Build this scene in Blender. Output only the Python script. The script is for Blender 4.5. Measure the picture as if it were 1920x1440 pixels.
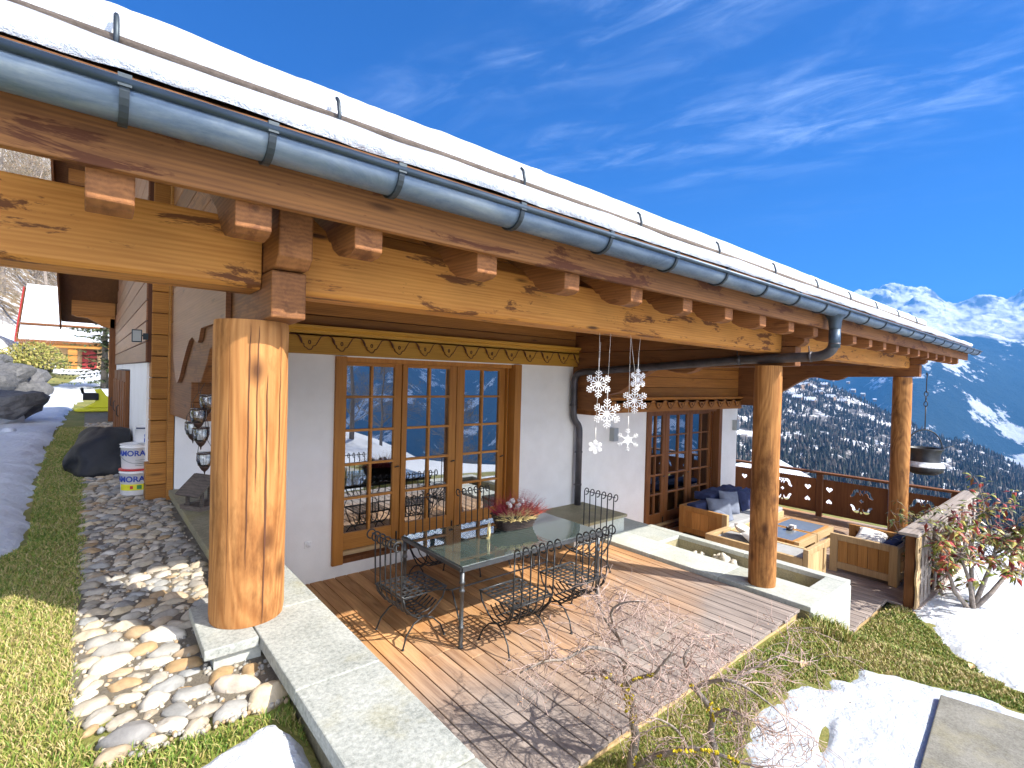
import bpy, math, random
import numpy as np
from mathutils import Vector, Matrix, noise as mnoise
random.seed(7); rng = np.random.default_rng(7)
R = math.radians; PI = math.pi; HAZE = 1.7e-4
for o in list(bpy.data.objects): bpy.data.objects.remove(o)
sc = bpy.context.scene; col = sc.collection

# ---------------------------------------------------------------- camera
CAM_F, YAW, PIT, ROL = 950.0, R(50.047), R(-0.674), R(1.4934)
F0 = Vector((math.cos(YAW), math.sin(YAW), 0)); R0 = Vector((math.sin(YAW), -math.cos(YAW), 0)); U0 = Vector((0, 0, 1))
F1 = math.cos(PIT)*F0 + math.sin(PIT)*U0; Ux = -math.sin(PIT)*F0 + math.cos(PIT)*U0
R1 = math.cos(ROL)*R0 + math.sin(ROL)*Ux; U1 = -math.sin(ROL)*R0 + math.cos(ROL)*Ux
cam = bpy.data.cameras.new('camera'); co = bpy.data.objects.new('camera', cam); col.objects.link(co)
cam.sensor_width = 36; cam.lens = CAM_F/1920*36; cam.clip_start = .05; cam.clip_end = 30000
m = Matrix((R1, U1, -F1)).transposed().to_4x4(); co.matrix_world = m
sc.camera = co
def at(x, y, d):                                    # a point seen at photo pixel (x, y), d metres ahead
    return F1*d + R1*(d*(x-960)/CAM_F) - U1*(d*(y-720)/CAM_F)

# ---------------------------------------------------------------- sun, sky, exposure
SUN_EL = R(42.3); sdir = Vector((.507*math.cos(SUN_EL), -.862*math.cos(SUN_EL), math.sin(SUN_EL)))
sun = bpy.data.lights.new('sun', 'SUN'); sun.energy = 3.8; sun.angle = R(.53); sun.color = (1, .93, .82)
so = bpy.data.objects.new('sun', sun); col.objects.link(so); so.rotation_euler = (-sdir).to_track_quat('-Z', 'Y').to_euler()
so.location = (0, 0, 50)
w = bpy.data.worlds.new('World'); sc.world = w; w.use_nodes = True
nt = w.node_tree; N = nt.nodes; L = nt.links
for n in list(N): N.remove(n)
def nd(t, **k):
    n = N.new(t)
    for a, b in k.items(): setattr(n, a, b)
    return n
wo = nd('ShaderNodeOutputWorld'); bg = nd('ShaderNodeBackground'); sky = nd('ShaderNodeTexSky')
sky.sky_type = 'NISHITA'; sky.sun_disc = False; sky.sun_elevation = SUN_EL; sky.sun_rotation = math.atan2(.507, -.862)
sky.altitude = 1500; sky.air_density = 1.0; sky.dust_density = .2; sky.ozone_density = 3.0
bg.inputs[1].default_value = .15
tc = nd('ShaderNodeTexCoord'); sep = nd('ShaderNodeSeparateXYZ'); L.new(tc.outputs['Generated'], sep.inputs[0])
def mth(op, a, b=None, c=None, clamp=False):
    n = nd('ShaderNodeMath', operation=op); n.use_clamp = clamp
    for i, v in enumerate((a, b, c)):
        if v is None: continue
        if hasattr(v, 'links'): L.new(v, n.inputs[i])
        else: n.inputs[i].default_value = v
    return n.outputs[0]
zc = mth('MAXIMUM', sep.outputs[2], .04)
px_ = mth('DIVIDE', sep.outputs[0], zc); py_ = mth('DIVIDE', sep.outputs[1], zc)
u_ = mth('ADD', mth('MULTIPLY', px_, .95), mth('MULTIPLY', py_, .30))
v_ = mth('ADD', mth('MULTIPLY', px_, .30), mth('MULTIPLY', py_, -.95))
def cloudnoise(su, sv, off, det, dist, lo, hi):
    cb = nd('ShaderNodeCombineXYZ'); L.new(mth('MULTIPLY', u_, su), cb.inputs[0]); L.new(mth('MULTIPLY', v_, sv), cb.inputs[1]); cb.inputs[2].default_value = off
    n = nd('ShaderNodeTexNoise'); n.inputs['Scale'].default_value = 1; n.inputs['Detail'].default_value = det
    n.inputs['Roughness'].default_value = .62; n.inputs['Distortion'].default_value = dist
    L.new(cb.outputs[0], n.inputs['Vector'])
    r = nd('ShaderNodeMapRange'); r.interpolation_type = 'SMOOTHSTEP'; r.inputs[1].default_value = lo; r.inputs[2].default_value = hi
    L.new(n.outputs[0], r.inputs[0]); return r.outputs[0]
def bump_(x, c, wd):                                # smooth hill centred on c
    d = mth('DIVIDE', mth('SUBTRACT', x, c), wd); return mth('POWER', 2.718, mth('MULTIPLY', mth('MULTIPLY', d, d), -1.0))
fine = cloudnoise(6, 2.6, 3.1, 13, .7, .40, .80); big = cloudnoise(2.2, .9, 1.7, 6, .8, .30, .70)
m1 = mth('MULTIPLY', mth('MULTIPLY', bump_(u_, 1.30, .17), bump_(v_, -.55, .75)), 1.1)
m2 = mth('MULTIPLY', mth('MULTIPLY', bump_(u_, 2.15, .50), bump_(v_, -.25, 1.25)), .85)
m3 = mth('MULTIPLY', bump_(u_, 3.4, .35), mth('MULTIPLY', bump_(v_, .0, 2.0), .12))
mask = mth('ADD', mth('ADD', m1, m2), m3)
cl = mth('MULTIPLY', mth('MULTIPLY', mask, big), mth('ADD', mth('MULTIPLY', fine, .80), .03), clamp=True)
mx = nd('ShaderNodeMix', data_type='RGBA'); mx.inputs['B'].default_value = (2.0, 2.5, 3.5, 1)
hs = nd('ShaderNodeHueSaturation'); hs.inputs['Saturation'].default_value = 1.6; hs.inputs['Value'].default_value = .34
tn = nd('ShaderNodeMix', data_type='RGBA', blend_type='MULTIPLY'); tn.inputs['Factor'].default_value = 1; tn.inputs['B'].default_value = (.20, .50, .95, 1)
L.new(sky.outputs[0], hs.inputs['Color']); L.new(hs.outputs[0], tn.inputs['A']); L.new(tn.outputs['Result'], mx.inputs['A']); L.new(cl, mx.inputs['Factor'])
# unseen bright cloud veil added low in the southern sky to fill the porch shade
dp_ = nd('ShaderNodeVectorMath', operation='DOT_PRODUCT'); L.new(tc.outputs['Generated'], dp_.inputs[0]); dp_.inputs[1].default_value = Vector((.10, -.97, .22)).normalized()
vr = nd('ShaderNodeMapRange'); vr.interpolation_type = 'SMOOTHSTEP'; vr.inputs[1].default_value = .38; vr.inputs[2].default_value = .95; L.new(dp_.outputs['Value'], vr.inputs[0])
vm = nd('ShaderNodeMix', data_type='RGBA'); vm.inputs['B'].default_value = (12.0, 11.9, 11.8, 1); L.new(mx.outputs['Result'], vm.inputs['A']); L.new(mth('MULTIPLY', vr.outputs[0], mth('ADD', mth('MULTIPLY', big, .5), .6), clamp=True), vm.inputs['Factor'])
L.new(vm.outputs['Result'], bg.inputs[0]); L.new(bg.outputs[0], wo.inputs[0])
sc.view_settings.view_transform = 'Standard'; sc.view_settings.look = 'None'; sc.view_settings.gamma = 1
sc.view_settings.exposure = 1.62
sc.render.engine = 'CYCLES'
sc.cycles.volume_bounces = 0; sc.cycles.max_bounces = 10; sc.cycles.transparent_max_bounces = 12; sc.cycles.diffuse_bounces = 5
sc.render.resolution_x = 1024; sc.render.resolution_y = 768

# ---------------------------------------------------------------- mesh helpers
class MB:
    def __init__(s): s.v = []; s.f = []; s.sm = []; s.mi = []
    def add(s, vs, fs, smooth=False, mi=0):
        b = len(s.v); s.v.extend([tuple(p) for p in vs]); s.f.extend([tuple(b+i for i in q) for q in fs])
        s.sm.extend([smooth]*len(fs)); s.mi.extend([mi]*len(fs)); return s
    def box(s, x0, x1, y0, y1, z0, z1, mi=0):
        return s.add([(x0,y0,z0),(x1,y0,z0),(x1,y1,z0),(x0,y1,z0),(x0,y0,z1),(x1,y0,z1),(x1,y1,z1),(x0,y1,z1)],
              [(0,3,2,1),(4,5,6,7),(0,1,5,4),(1,2,6,5),(2,3,7,6),(3,0,4,7)], mi=mi)
    def obox(s, p, q, w, h, up=(0,0,1), mi=0):      # bar from p to q, w wide, h high
        p = Vector(p); q = Vector(q); d = (q-p).normalized(); sd = d.cross(Vector(up))
        if sd.length < 1e-4: sd = d.cross(Vector((1, 0, 0)))
        sd.normalize(); up = sd.cross(d).normalized(); vs = []
        for e in (p, q):
            for a, b in ((-1,-1),(1,-1),(1,1),(-1,1)): vs.append(e+sd*a*w/2+up*b*h/2)
        return s.add(vs, [(0,1,2,3),(7,6,5,4),(0,4,5,1),(1,5,6,2),(2,6,7,3),(3,7,4,0)], mi=mi)
    def tube(s, pts, r, n=8, cap=True, mi=0, closed=False):
        pts = [Vector(p) for p in pts]; k = len(pts)
        rs = r if hasattr(r, '__len__') else [r]*k
        vs = []; prev = None
        for i, p in enumerate(pts):
            if closed: t = pts[(i+1) % k]-pts[i-1]
            else: t = pts[min(i+1, k-1)]-pts[max(i-1, 0)]
            if t.length < 1e-9: t = Vector((0, 0, 1))
            t.normalize()
            if prev is None:
                a = t.cross(Vector((0, 0, 1)))
                if a.length < .1: a = t.cross(Vector((1, 0, 0)))
            else: a = prev - t*prev.dot(t)
            a.normalize(); prev = a; b = t.cross(a)
            for j in range(n): vs.append(p + (a*math.cos(2*PI*j/n)+b*math.sin(2*PI*j/n))*rs[i])
        fs = []
        for i in range(k if closed else k-1):
            i2 = (i+1) % k
            for j in range(n): fs.append((i*n+j, i*n+(j+1) % n, i2*n+(j+1) % n, i2*n+j))
        if cap and not closed: fs.append(tuple(range(n-1, -1, -1))); fs.append(tuple((k-1)*n+j for j in range(n)))
        return s.add(vs, fs, True, mi)
    def lathe(s, prof, c, n=24, mi=0, axis='z'):
        vs = []
        for r, h in prof:
            for j in range(n):
                a = 2*PI*j/n; x, y = r*math.cos(a), r*math.sin(a)
                vs.append((c[0]+x, c[1]+y, c[2]+h) if axis == 'z' else (c[0]+h, c[1]+x, c[2]+y))
        fs = [(i*n+j, i*n+(j+1) % n, (i+1)*n+(j+1) % n, (i+1)*n+j) for i in range(len(prof)-1) for j in range(n)]
        if prof[0][0] > 1e-4: fs.append(tuple(range(n-1, -1, -1)))
        if prof[-1][0] > 1e-4: fs.append(tuple((len(prof)-1)*n+j for j in range(n)))
        return s.add(vs, fs, True, mi)
    def prism(s, poly, axis, a, b, mi=0):           # polygon extruded along axis from a to b
        def P(u, v, t): return {'x': (t, u, v), 'y': (u, t, v), 'z': (u, v, t)}[axis]
        n = len(poly); vs = [P(u, v, a) for u, v in poly]+[P(u, v, b) for u, v in poly]
        fs = [tuple(range(n)), tuple(range(2*n-1, n-1, -1))]+[(i, i+n, (i+1) % n+n, (i+1) % n) for i in range(n)]
        return s.add(vs, fs, mi=mi)
    def ball(s, c, r, n=8, m=6, jit=0, mi=0, smooth=True, rot=0):
        r = r if hasattr(r, '__len__') else (r, r, r); vs = [(c[0], c[1], c[2]-r[2])]; cs, sn = math.cos(rot), math.sin(rot)
        sd = random.random()*50
        for i in range(1, m):
            t = -PI/2+PI*i/m
            for j in range(n):
                a = 2*PI*j/n; d = Vector((math.cos(t)*math.cos(a), math.cos(t)*math.sin(a), math.sin(t)))
                k = 1+jit*mnoise.noise(d*1.3+Vector((sd, sd, 0))) if jit else 1
                x, y = d.x*r[0]*k, d.y*r[1]*k; vs.append((c[0]+x*cs-y*sn, c[1]+x*sn+y*cs, c[2]+d.z*r[2]*k))
        vs.append((c[0], c[1], c[2]+r[2])); fs = []
        for j in range(n):
            fs.append((0, 1+(j+1) % n, 1+j)); fs.append((1+(m-2)*n+j, 1+(m-2)*n+(j+1) % n, 1+(m-1)*n))
        for i in range(m-2):
            for j in range(n): fs.append((1+i*n+j, 1+i*n+(j+1) % n, 1+(i+1)*n+(j+1) % n, 1+(i+1)*n+j))
        return s.add(vs, fs, smooth, mi)
    def build(s, name, mat, parent=None, world=True, bevel=0, recalc=True):
        me = bpy.data.meshes.new(name)
        off = Vector((0, 0, 0))
        if parent is not None and world:
            p = parent
            while p is not None: off += p.location; p = p.parent
        va = np.array(s.v, dtype=np.float64)-np.array(off)
        me.from_pydata(va.tolist(), [], s.f)
        me.polygons.foreach_set('use_smooth', s.sm); me.polygons.foreach_set('material_index', s.mi)
        for q in (mat if isinstance(mat, (list, tuple)) else [mat]): me.materials.append(q)
        if recalc:
            import bmesh
            bm = bmesh.new(); bm.from_mesh(me); bmesh.ops.recalc_face_normals(bm, faces=bm.faces); bm.to_mesh(me); bm.free()
        me.update(); o = bpy.data.objects.new(name, me); col.objects.link(o); o.parent = parent
        if bevel:
            b = o.modifiers.new('bevel', 'BEVEL'); b.width = bevel; b.segments = 2; b.limit_method = 'ANGLE'; b.angle_limit = R(40)
        return o
def fast_mesh(name, verts, faces, mat, parent=None, smooth=False):   # big numpy meshes, faces all same size
    me = bpy.data.meshes.new(name); v = np.asarray(verts, np.float32); f = np.asarray(faces, np.int32); k = f.shape[1]
    me.vertices.add(len(v)); me.vertices.foreach_set('co', v.ravel()); me.loops.add(f.size); me.loops.foreach_set('vertex_index', f.ravel())
    me.polygons.add(len(f)); me.polygons.foreach_set('loop_start', np.arange(0, f.size, k, dtype=np.int32))
    me.polygons.foreach_set('use_smooth', np.full(len(f), smooth))
    me.update(calc_edges=True); me.validate(); me.materials.append(mat)
    o = bpy.data.objects.new(name, me); col.objects.link(o); o.parent = parent; return o
def tag(o, label=None, cat=None, group=None, kind=None):
    if label: o['label'] = label
    if cat: o['category'] = cat
    if group: o['group'] = group
    if kind: o['kind'] = kind
    return o
def thing(name, loc, label, cat, rz=0, group=None):
    o = bpy.data.objects.new(name, None); col.objects.link(o); o.location = loc; o.rotation_euler = (0, 0, rz); o.empty_display_size = .1
    return tag(o, label, cat, group)
def copy_tree(o, parent=None):
    c = o.copy(); col.objects.link(c); c.parent = parent
    for ch in o.children: copy_tree(ch, c)
    return c
def plate(outline, holes, t):                       # flat plate with cut-outs: returns verts, faces in (u, v, depth)
    cu = bpy.data.curves.new('plate', 'CURVE'); cu.dimensions = '2D'; cu.fill_mode = 'BOTH'; cu.extrude = t/2
    for poly in [outline]+holes:
        sp = cu.splines.new('POLY'); sp.points.add(len(poly)-1); sp.use_cyclic_u = True
        for i, (a, b) in enumerate(poly): sp.points[i].co = (a, b, 0, 1)
    ob = bpy.data.objects.new('plate', cu); col.objects.link(ob); dg = bpy.context.evaluated_depsgraph_get()
    me = bpy.data.meshes.new_from_object(ob.evaluated_get(dg)); vs = [tuple(v.co) for v in me.vertices]; fs = [tuple(p.vertices) for p in me.polygons]
    bpy.data.objects.remove(ob); bpy.data.curves.remove(cu); bpy.data.meshes.remove(me); return vs, fs
def textmesh(s, size, t=.002):
    cu = bpy.data.curves.new('text', 'FONT'); cu.body = s; cu.size = size; cu.extrude = t; cu.offset = size*.025; cu.align_x = 'CENTER'; cu.align_y = 'CENTER'
    ob = bpy.data.objects.new('text', cu); col.objects.link(ob); dg = bpy.context.evaluated_depsgraph_get()
    me = bpy.data.meshes.new_from_object(ob.evaluated_get(dg)); vs = [tuple(v.co) for v in me.vertices]; fs = [tuple(p.vertices) for p in me.polygons]
    bpy.data.objects.remove(ob); bpy.data.curves.remove(cu); bpy.data.meshes.remove(me); return vs, fs

# ---------------------------------------------------------------- materials
def newmat(name):
    mt = bpy.data.materials.new(name); mt.use_nodes = True; t = mt.node_tree
    for n in list(t.nodes): t.nodes.remove(n)
    o = t.nodes.new('ShaderNodeOutputMaterial'); b = t.nodes.new('ShaderNodeBsdfPrincipled'); t.links.new(b.outputs[0], o.inputs[0])
    return mt, t, b
class G:                                            # little node-graph helper
    def __init__(s, t): s.t = t
    def n(s, ty, **k):
        x = s.t.nodes.new(ty)
        for a, b in k.items():
            if a.startswith('i_'): x.inputs[int(a[2:])].default_value = b
            else: setattr(x, a, b)
        return x
    def l(s, a, b): s.t.links.new(a, b)
    def math(s, op, a, b=0, clamp=False):
        x = s.n('ShaderNodeMath', operation=op, use_clamp=clamp)
        for i, v in enumerate((a, b)):
            if hasattr(v, 'links'): s.l(v, x.inputs[i])
            else: x.inputs[i].default_value = v
        return x.outputs[0]
    def coord(s, scale=(1, 1, 1), rnd=0, rot=(0, 0, 0)):
        c = s.n('ShaderNodeTexCoord').outputs['Object']
        if rnd:
            g = s.n('ShaderNodeNewGeometry'); vm = s.n('ShaderNodeVectorMath', operation='MULTIPLY_ADD')
            cb = s.n('ShaderNodeCombineXYZ'); s.l(g.outputs['Random Per Island'], cb.inputs[0]); s.l(g.outputs['Random Per Island'], cb.inputs[1]); s.l(g.outputs['Random Per Island'], cb.inputs[2])
            s.l(cb.outputs[0], vm.inputs[0]); vm.inputs[1].default_value = (rnd, rnd*.7, rnd*1.3); s.l(c, vm.inputs[2]); c = vm.outputs[0]
        mp = s.n('ShaderNodeMapping'); mp.inputs['Scale'].default_value = scale; mp.inputs['Rotation'].default_value = rot; s.l(c, mp.inputs[0]); return mp.outputs[0]
    def noise(s, vec, scale=1, det=4, rough=.5, dist=0):
        x = s.n('ShaderNodeTexNoise'); x.inputs['Scale'].default_value = scale; x.inputs['Detail'].default_value = det
        x.inputs['Roughness'].default_value = rough; x.inputs['Distortion'].default_value = dist; s.l(vec, x.inputs['Vector']); return x.outputs[0]
    def vor(s, vec, scale=1, feat='F1', out='Distance'):
        x = s.n('ShaderNodeTexVoronoi', feature=feat); x.inputs['Scale'].default_value = scale; s.l(vec, x.inputs['Vector']); return x.outputs[out]
    def ramp(s, fac, stops):
        x = s.n('ShaderNodeValToRGB'); e = x.color_ramp.elements
        while len(e) < len(stops): e.new(.5)
        for i, (p, c) in enumerate(stops): e[i].position = p; e[i].color = (*c, 1) if len(c) == 3 else c
        s.l(fac, x.inputs[0]); return x.outputs[0]
    def rng(s, v, a, b, c=0, d=1):
        x = s.n('ShaderNodeMapRange', i_1=a, i_2=b, i_3=c, i_4=d); s.l(v, x.inputs[0]); return x.outputs[0]
    def mix(s, f, a, b, bt='MIX'):
        x = s.n('ShaderNodeMix', data_type='RGBA', blend_type=bt)
        for k, v in (('Factor', f), ('A', a), ('B', b)):
            if hasattr(v, 'links'): s.l(v, x.inputs[k])
            elif k == 'Factor': x.inputs[k].default_value = v
            else: x.inputs[k].default_value = (*v, 1)
        return x.outputs['Result']
    def bump(s, h, st, dist, b):
        x = s.n('ShaderNodeBump'); x.inputs['Strength'].default_value = st; x.inputs['Distance'].default_value = dist; s.l(h, x.inputs['Height']); s.l(x.outputs[0], b.inputs['Normal'])
def plain(name, c, rough=.5, metal=0, var=0, vs=8, bump=0, bs=60, spec=.5):
    mt, t, b = newmat(name); g = G(t); b.inputs['Roughness'].default_value = rough; b.inputs['Metallic'].default_value = metal
    b.inputs['Specular IOR Level'].default_value = spec
    v = g.coord()
    if var:
        n = g.noise(v, vs, 5, .6); g.l(g.ramp(n, [(.25, [x*(1-var) for x in c]), (.75, [min(1, x*(1+var)) for x in c])]), b.inputs['Base Color'])
    else: b.inputs['Base Color'].default_value = (*c, 1)
    if bump: g.bump(g.noise(v, bs, 4), bump, .01, b)
    return mt
def wood(name, dark, light, axis='X', knots=.5, rough=.55, stain=.35, rnd=7, k=1.0, greyY=None, blot=0):
    mt, t, b = newmat(name); g = G(t); ax = 'XYZ'.index(axis)
    def S(al, ac): v = [ac*k]*3; v[ax] = al*k; return tuple(v)
    c1 = g.coord(S(.9, 15), rnd); c2 = g.coord(S(3, 70), rnd); c3 = g.coord(S(.5, 2.2), rnd); ck = g.coord(S(1.5, 7), rnd)
    n1 = g.noise(c1, 1, 6, .65, .7); n2 = g.noise(c2, 1, 3, .7); n3 = g.noise(c3, 1, 3, .5)
    wv = g.n('ShaderNodeTexWave', wave_type='RINGS', rings_direction='X'); wv.inputs['Scale'].default_value = 1.1; wv.inputs['Distortion'].default_value = 6; wv.inputs['Detail'].default_value = 2
    g.l(c1, wv.inputs['Vector'])
    f = g.math('ADD', g.math('MULTIPLY', n1, .60), g.math('ADD', g.math('MULTIPLY', n2, .26), g.math('MULTIPLY', wv.outputs[1], .12)))
    c = g.ramp(f, [(.25, dark), (.72, light)])
    ir = g.n('ShaderNodeNewGeometry').outputs['Random Per Island']
    hv = g.n('ShaderNodeHueSaturation'); g.l(g.rng(ir, 0, 1, .72, 1.2), hv.inputs['Value']); g.l(c, hv.inputs['Color']); c = hv.outputs[0]
    c = g.mix(g.math('MULTIPLY', g.rng(n3, .45, .75), stain), c, [x*.42 for x in dark])
    if blot: c = g.mix(g.math('MULTIPLY', g.rng(g.noise(g.coord(S(1.9, 8), rnd), 1, 6, .72, .5), .555, .60), blot), c, (.10, .030, .012))
    if knots:
        vo = g.vor(ck, 1.0); kn = g.rng(vo, .05, .13, 1, 0); c = g.mix(g.math('MULTIPLY', kn, knots), c, (.05, .018, .008))
    if greyY:                                       # boards weather to grey away from the roofed part
        y = g.n('ShaderNodeSeparateXYZ'); g.l(g.n('ShaderNodeTexCoord').outputs['Object'], y.inputs[0])
        q = g.math('ADD', y.outputs[1], g.math('MULTIPLY', g.math('SUBTRACT', g.noise(g.coord((1.2, 1.2, 1.2)), 1, 4), .5), 2.4))
        q = g.math('ADD', q, g.math('MULTIPLY', y.outputs[0], greyY[2]))
        gr = g.ramp(f, [(.25, (.11, .092, .088)), (.72, (.46, .39, .35))])
        c = g.mix(g.rng(q, greyY[0], greyY[1], 1, 0), c, gr)
    g.l(c, b.inputs['Base Color']); b.inputs['Roughness'].default_value = rough+.12; b.inputs['Specular IOR Level'].default_value = .3
    g.bump(g.math('ADD', n2, g.math('MULTIPLY', n1, .6)), .5, .004, b); return mt
M = {}
M['beam'] = wood('honey_beam', (.46, .165, .028), (.84, .40, .095), 'X', .95, .5, .30, blot=.85)
M['fascia'] = wood('fascia_wood', (.13, .052, .022), (.46, .20, .062), 'X', .7, .55, .5, blot=.9)
M['dark_z'] = wood('dark_wood_z', (.10, .035, .012), (.27, .105, .032), 'Z', .5)
M['brown_y'] = wood('brown_wood_y', (.13, .050, .018), (.36, .15, .05), 'Y', .6, .5, .35, blot=.5)
M['brown_x'] = wood('brown_wood_x', (.22, .085, .02), (.55, .23, .05), 'X', .6, .5, .25)
M['brown_z'] = wood('brown_wood_z', (.18, .065, .018), (.42, .17, .045), 'Z', .5, .5, .25)
M['pillar'] = wood('pillar_wood', (.26, .10, .02), (.52, .24, .05), 'X', .6, .5, .35)
M['frame_x'] = wood('window_wood_x', (.38, .15, .03), (.60, .27, .055), 'X', .15, .4, .1)
M['frame_z'] = wood('window_wood_z', (.36, .14, .027), (.58, .255, .05), 'Z', .15, .4, .1)
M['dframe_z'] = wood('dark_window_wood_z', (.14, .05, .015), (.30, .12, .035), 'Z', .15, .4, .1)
M['trim'] = wood('carved_trim_wood', (.40, .19, .022), (.68, .36, .05), 'X', .3, .45, .1)
M['siding_y'] = wood('pinkish_siding', (.17, .07, .035), (.36, .17, .085), 'Y', .5, .35, .25)
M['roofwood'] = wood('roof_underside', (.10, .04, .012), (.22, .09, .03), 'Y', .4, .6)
M['timber'] = wood('pale_timber', (.40, .26, .12), (.72, .53, .30), 'X', .35, .55, .08)
M['timber_z'] = wood('pale_timber_z', (.40, .26, .12), (.72, .53, .30), 'Z', .35, .55, .08)
M['warm_z'] = wood('warm_timber_z', (.28, .12, .03), (.62, .33, .10), 'Z', .5, .5, .15)
M['rail'] = wood('rail_wood', (.12, .045, .016), (.30, .125, .04), 'Z', .4, .55, .3)
M['railcap'] = wood('grey_rail', (.22, .18, .15), (.50, .44, .40), 'X', .3, .6, .3)
M['deck'] = wood('deck_boards', (.30, .125, .042), (.72, .42, .19), 'Y', .35, .6, .22, greyY=(2.4, 4.1, -.07))
M['old'] = wood('old_grey_wood', (.07, .055, .045), (.22, .18, .15), 'Y', .3, .7)
def post_mat(name, d, l):
    mt, t, b = newmat(name); g = G(t); c1 = g.coord((13, 13, 1.1)); f1 = g.noise(c1, 1, 6, .65, .9)
    vo = g.noise(g.coord((3.2, 3.2, .55)), 1, 2, .4, .6); rings = g.math('SINE', g.math('MULTIPLY', vo, 85)); fine = g.noise(g.coord((60, 60, 2)), 1, 2)
    f = g.math('ADD', g.math('MULTIPLY', f1, .55), g.math('ADD', g.math('MULTIPLY', rings, .075), g.math('MULTIPLY', fine, .34)))
    c = g.ramp(f, [(.22, d), (.7, l)])
    kn = g.rng(g.vor(g.coord((3.2, 3.2, 1.9)), 1), .04, .16, 1, 0); c = g.mix(g.math('MULTIPLY', kn, .85), c, (.07, .025, .01))
    st = g.rng(g.noise(g.coord((3, 3, 1.0)), 1, 6, .75), .52, .66); c = g.mix(g.math('MULTIPLY', st, .75), c, [x*.5 for x in d])
    g.l(c, b.inputs['Base Color']); b.inputs['Roughness'].default_value = .72; b.inputs['Specular IOR Level'].default_value = .25; g.bump(g.math('ADD', f, g.math('MULTIPLY', kn, .3)), .4, .006, b); return mt
M['post'] = post_mat('log_post', (.28, .105, .028), (.62, .31, .11)); M['post2'] = post_mat('log_post_darker', (.18, .065, .016), (.56, .27, .085))
M['crack'] = plain('crack_and_shade_wood', (.10, .035, .015), .8)
# plaster
mt, t, b = newmat('plaster'); g = G(t); v = g.coord(); n = g.noise(v, 2.5, 5, .6)
g.l(g.ramp(n, [(.3, (.78, .775, .76)), (.7, (.87, .87, .86))]), b.inputs['Base Color']); b.inputs['Roughness'].default_value = .85; g.bump(g.noise(v, 90, 4), .35, .004, b); M['plaster'] = mt
# snow
def snowmat(name, c=(.60, .64, .70)):
    mt, t, b = newmat(name); g = G(t); v = g.coord(); n = g.math('ADD', g.noise(v, 1.7, 4, .55), g.math('ADD', g.math('MULTIPLY', g.noise(v, 18, 5, .7), .16), g.math('MULTIPLY', g.noise(v, 140, 2, .6), .03)))
    b.inputs['Base Color'].default_value = (*c, 1); b.inputs['Roughness'].default_value = .55; b.inputs['Subsurface Weight'].default_value = .12
    b.inputs['Subsurface Radius'].default_value = (.02, .035, .06); b.inputs['Subsurface Scale'].default_value = .6; b.inputs['Specular IOR Level'].default_value = .25
    g.bump(n, .9, .14, b); dn = g.rng(g.noise(v, 9, 6, .75), .60, .70); g.l(g.mix(g.math('MULTIPLY', dn, .22), c, (.34, .33, .30)), b.inputs['Base Color']); return mt
M['snow'] = snowmat('snow'); M['icy'] = snowmat('old_snow', (.56, .61, .68))
# stone slabs
def stone(name, a, c2, sc=1.0, rnd=3, moss=.3, bmp=.4):
    mt, t, b = newmat(name); g = G(t); v = g.coord((sc,)*3, rnd); n1 = g.noise(v, 4, 5, .6); n2 = g.noise(v, 55, 5, .75)
    c = g.ramp(g.math('ADD', g.math('MULTIPLY', n1, .35), g.math('MULTIPLY', n2, .65)), [(.34, a), (.5, [(x+y)/2 for x, y in zip(a, c2)]), (.66, c2)])
    ir = g.n('ShaderNodeNewGeometry').outputs['Random Per Island']; hv = g.n('ShaderNodeHueSaturation'); g.l(g.rng(ir, 0, 1, .8, 1.15), hv.inputs['Value']); g.l(c, hv.inputs['Color'])
    c = g.mix(g.math('MULTIPLY', g.rng(g.noise(v, 2.3, 5, .7), .52, .68), moss), hv.outputs[0], (.38, .33, .12))
    g.l(c, b.inputs['Base Color']); b.inputs['Roughness'].default_value = .7; g.bump(g.math('ADD', n2, n1), bmp, .008, b); return mt
M['slab'] = stone('stone_slab', (.20, .22, .20), (.58, .60, .56)); M['cast'] = stone('cut_stone', (.34, .38, .36), (.60, .62, .58), .6, moss=.2, bmp=.2)
M['dirtystone'] = stone('weathered_stone', (.16, .15, .09), (.42, .38, .25), .8, moss=.5); M['paver'] = stone('grey_paver', (.12, .115, .09), (.34, .33, .29), 1.3, moss=.15)
def cobmat(name):
    mt, t, b = newmat(name); g = G(t); ir = g.n('ShaderNodeNewGeometry').outputs['Random Per Island']
    c = g.ramp(ir, [(0, (.20, .20, .20)), (.2, (.42, .37, .29)), (.4, (.27, .28, .28)), (.6, (.52, .43, .29)), (.75, (.55, .52, .46)), (.88, (.38, .25, .12)), (1, (.30, .29, .25))])
    v = g.coord((1, 1, 1), 5); n = g.noise(v, 14, 5, .65, .5); hv = g.n('ShaderNodeHueSaturation'); g.l(g.rng(n, .25, .75, .62, 1.3), hv.inputs['Value']); g.l(c, hv.inputs['Color'])
    g.l(hv.outputs[0], b.inputs['Base Color']); b.inputs['Roughness'].default_value = .6; g.bump(g.noise(v, 60, 3), .3, .004, b); return mt
M['cob'] = cobmat('river_stones'); M['mortar'] = stone('path_mortar', (.10, .085, .065), (.27, .235, .18), 2, moss=.1, bmp=1)
M['rock'] = stone('boulder_rock', (.04, .042, .045), (.16, .16, .165), .25, moss=.1, bmp=1)
M['whiterock'] = stone('pale_rock', (.45, .40, .30), (.78, .74, .66), 1, moss=.2)
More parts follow.
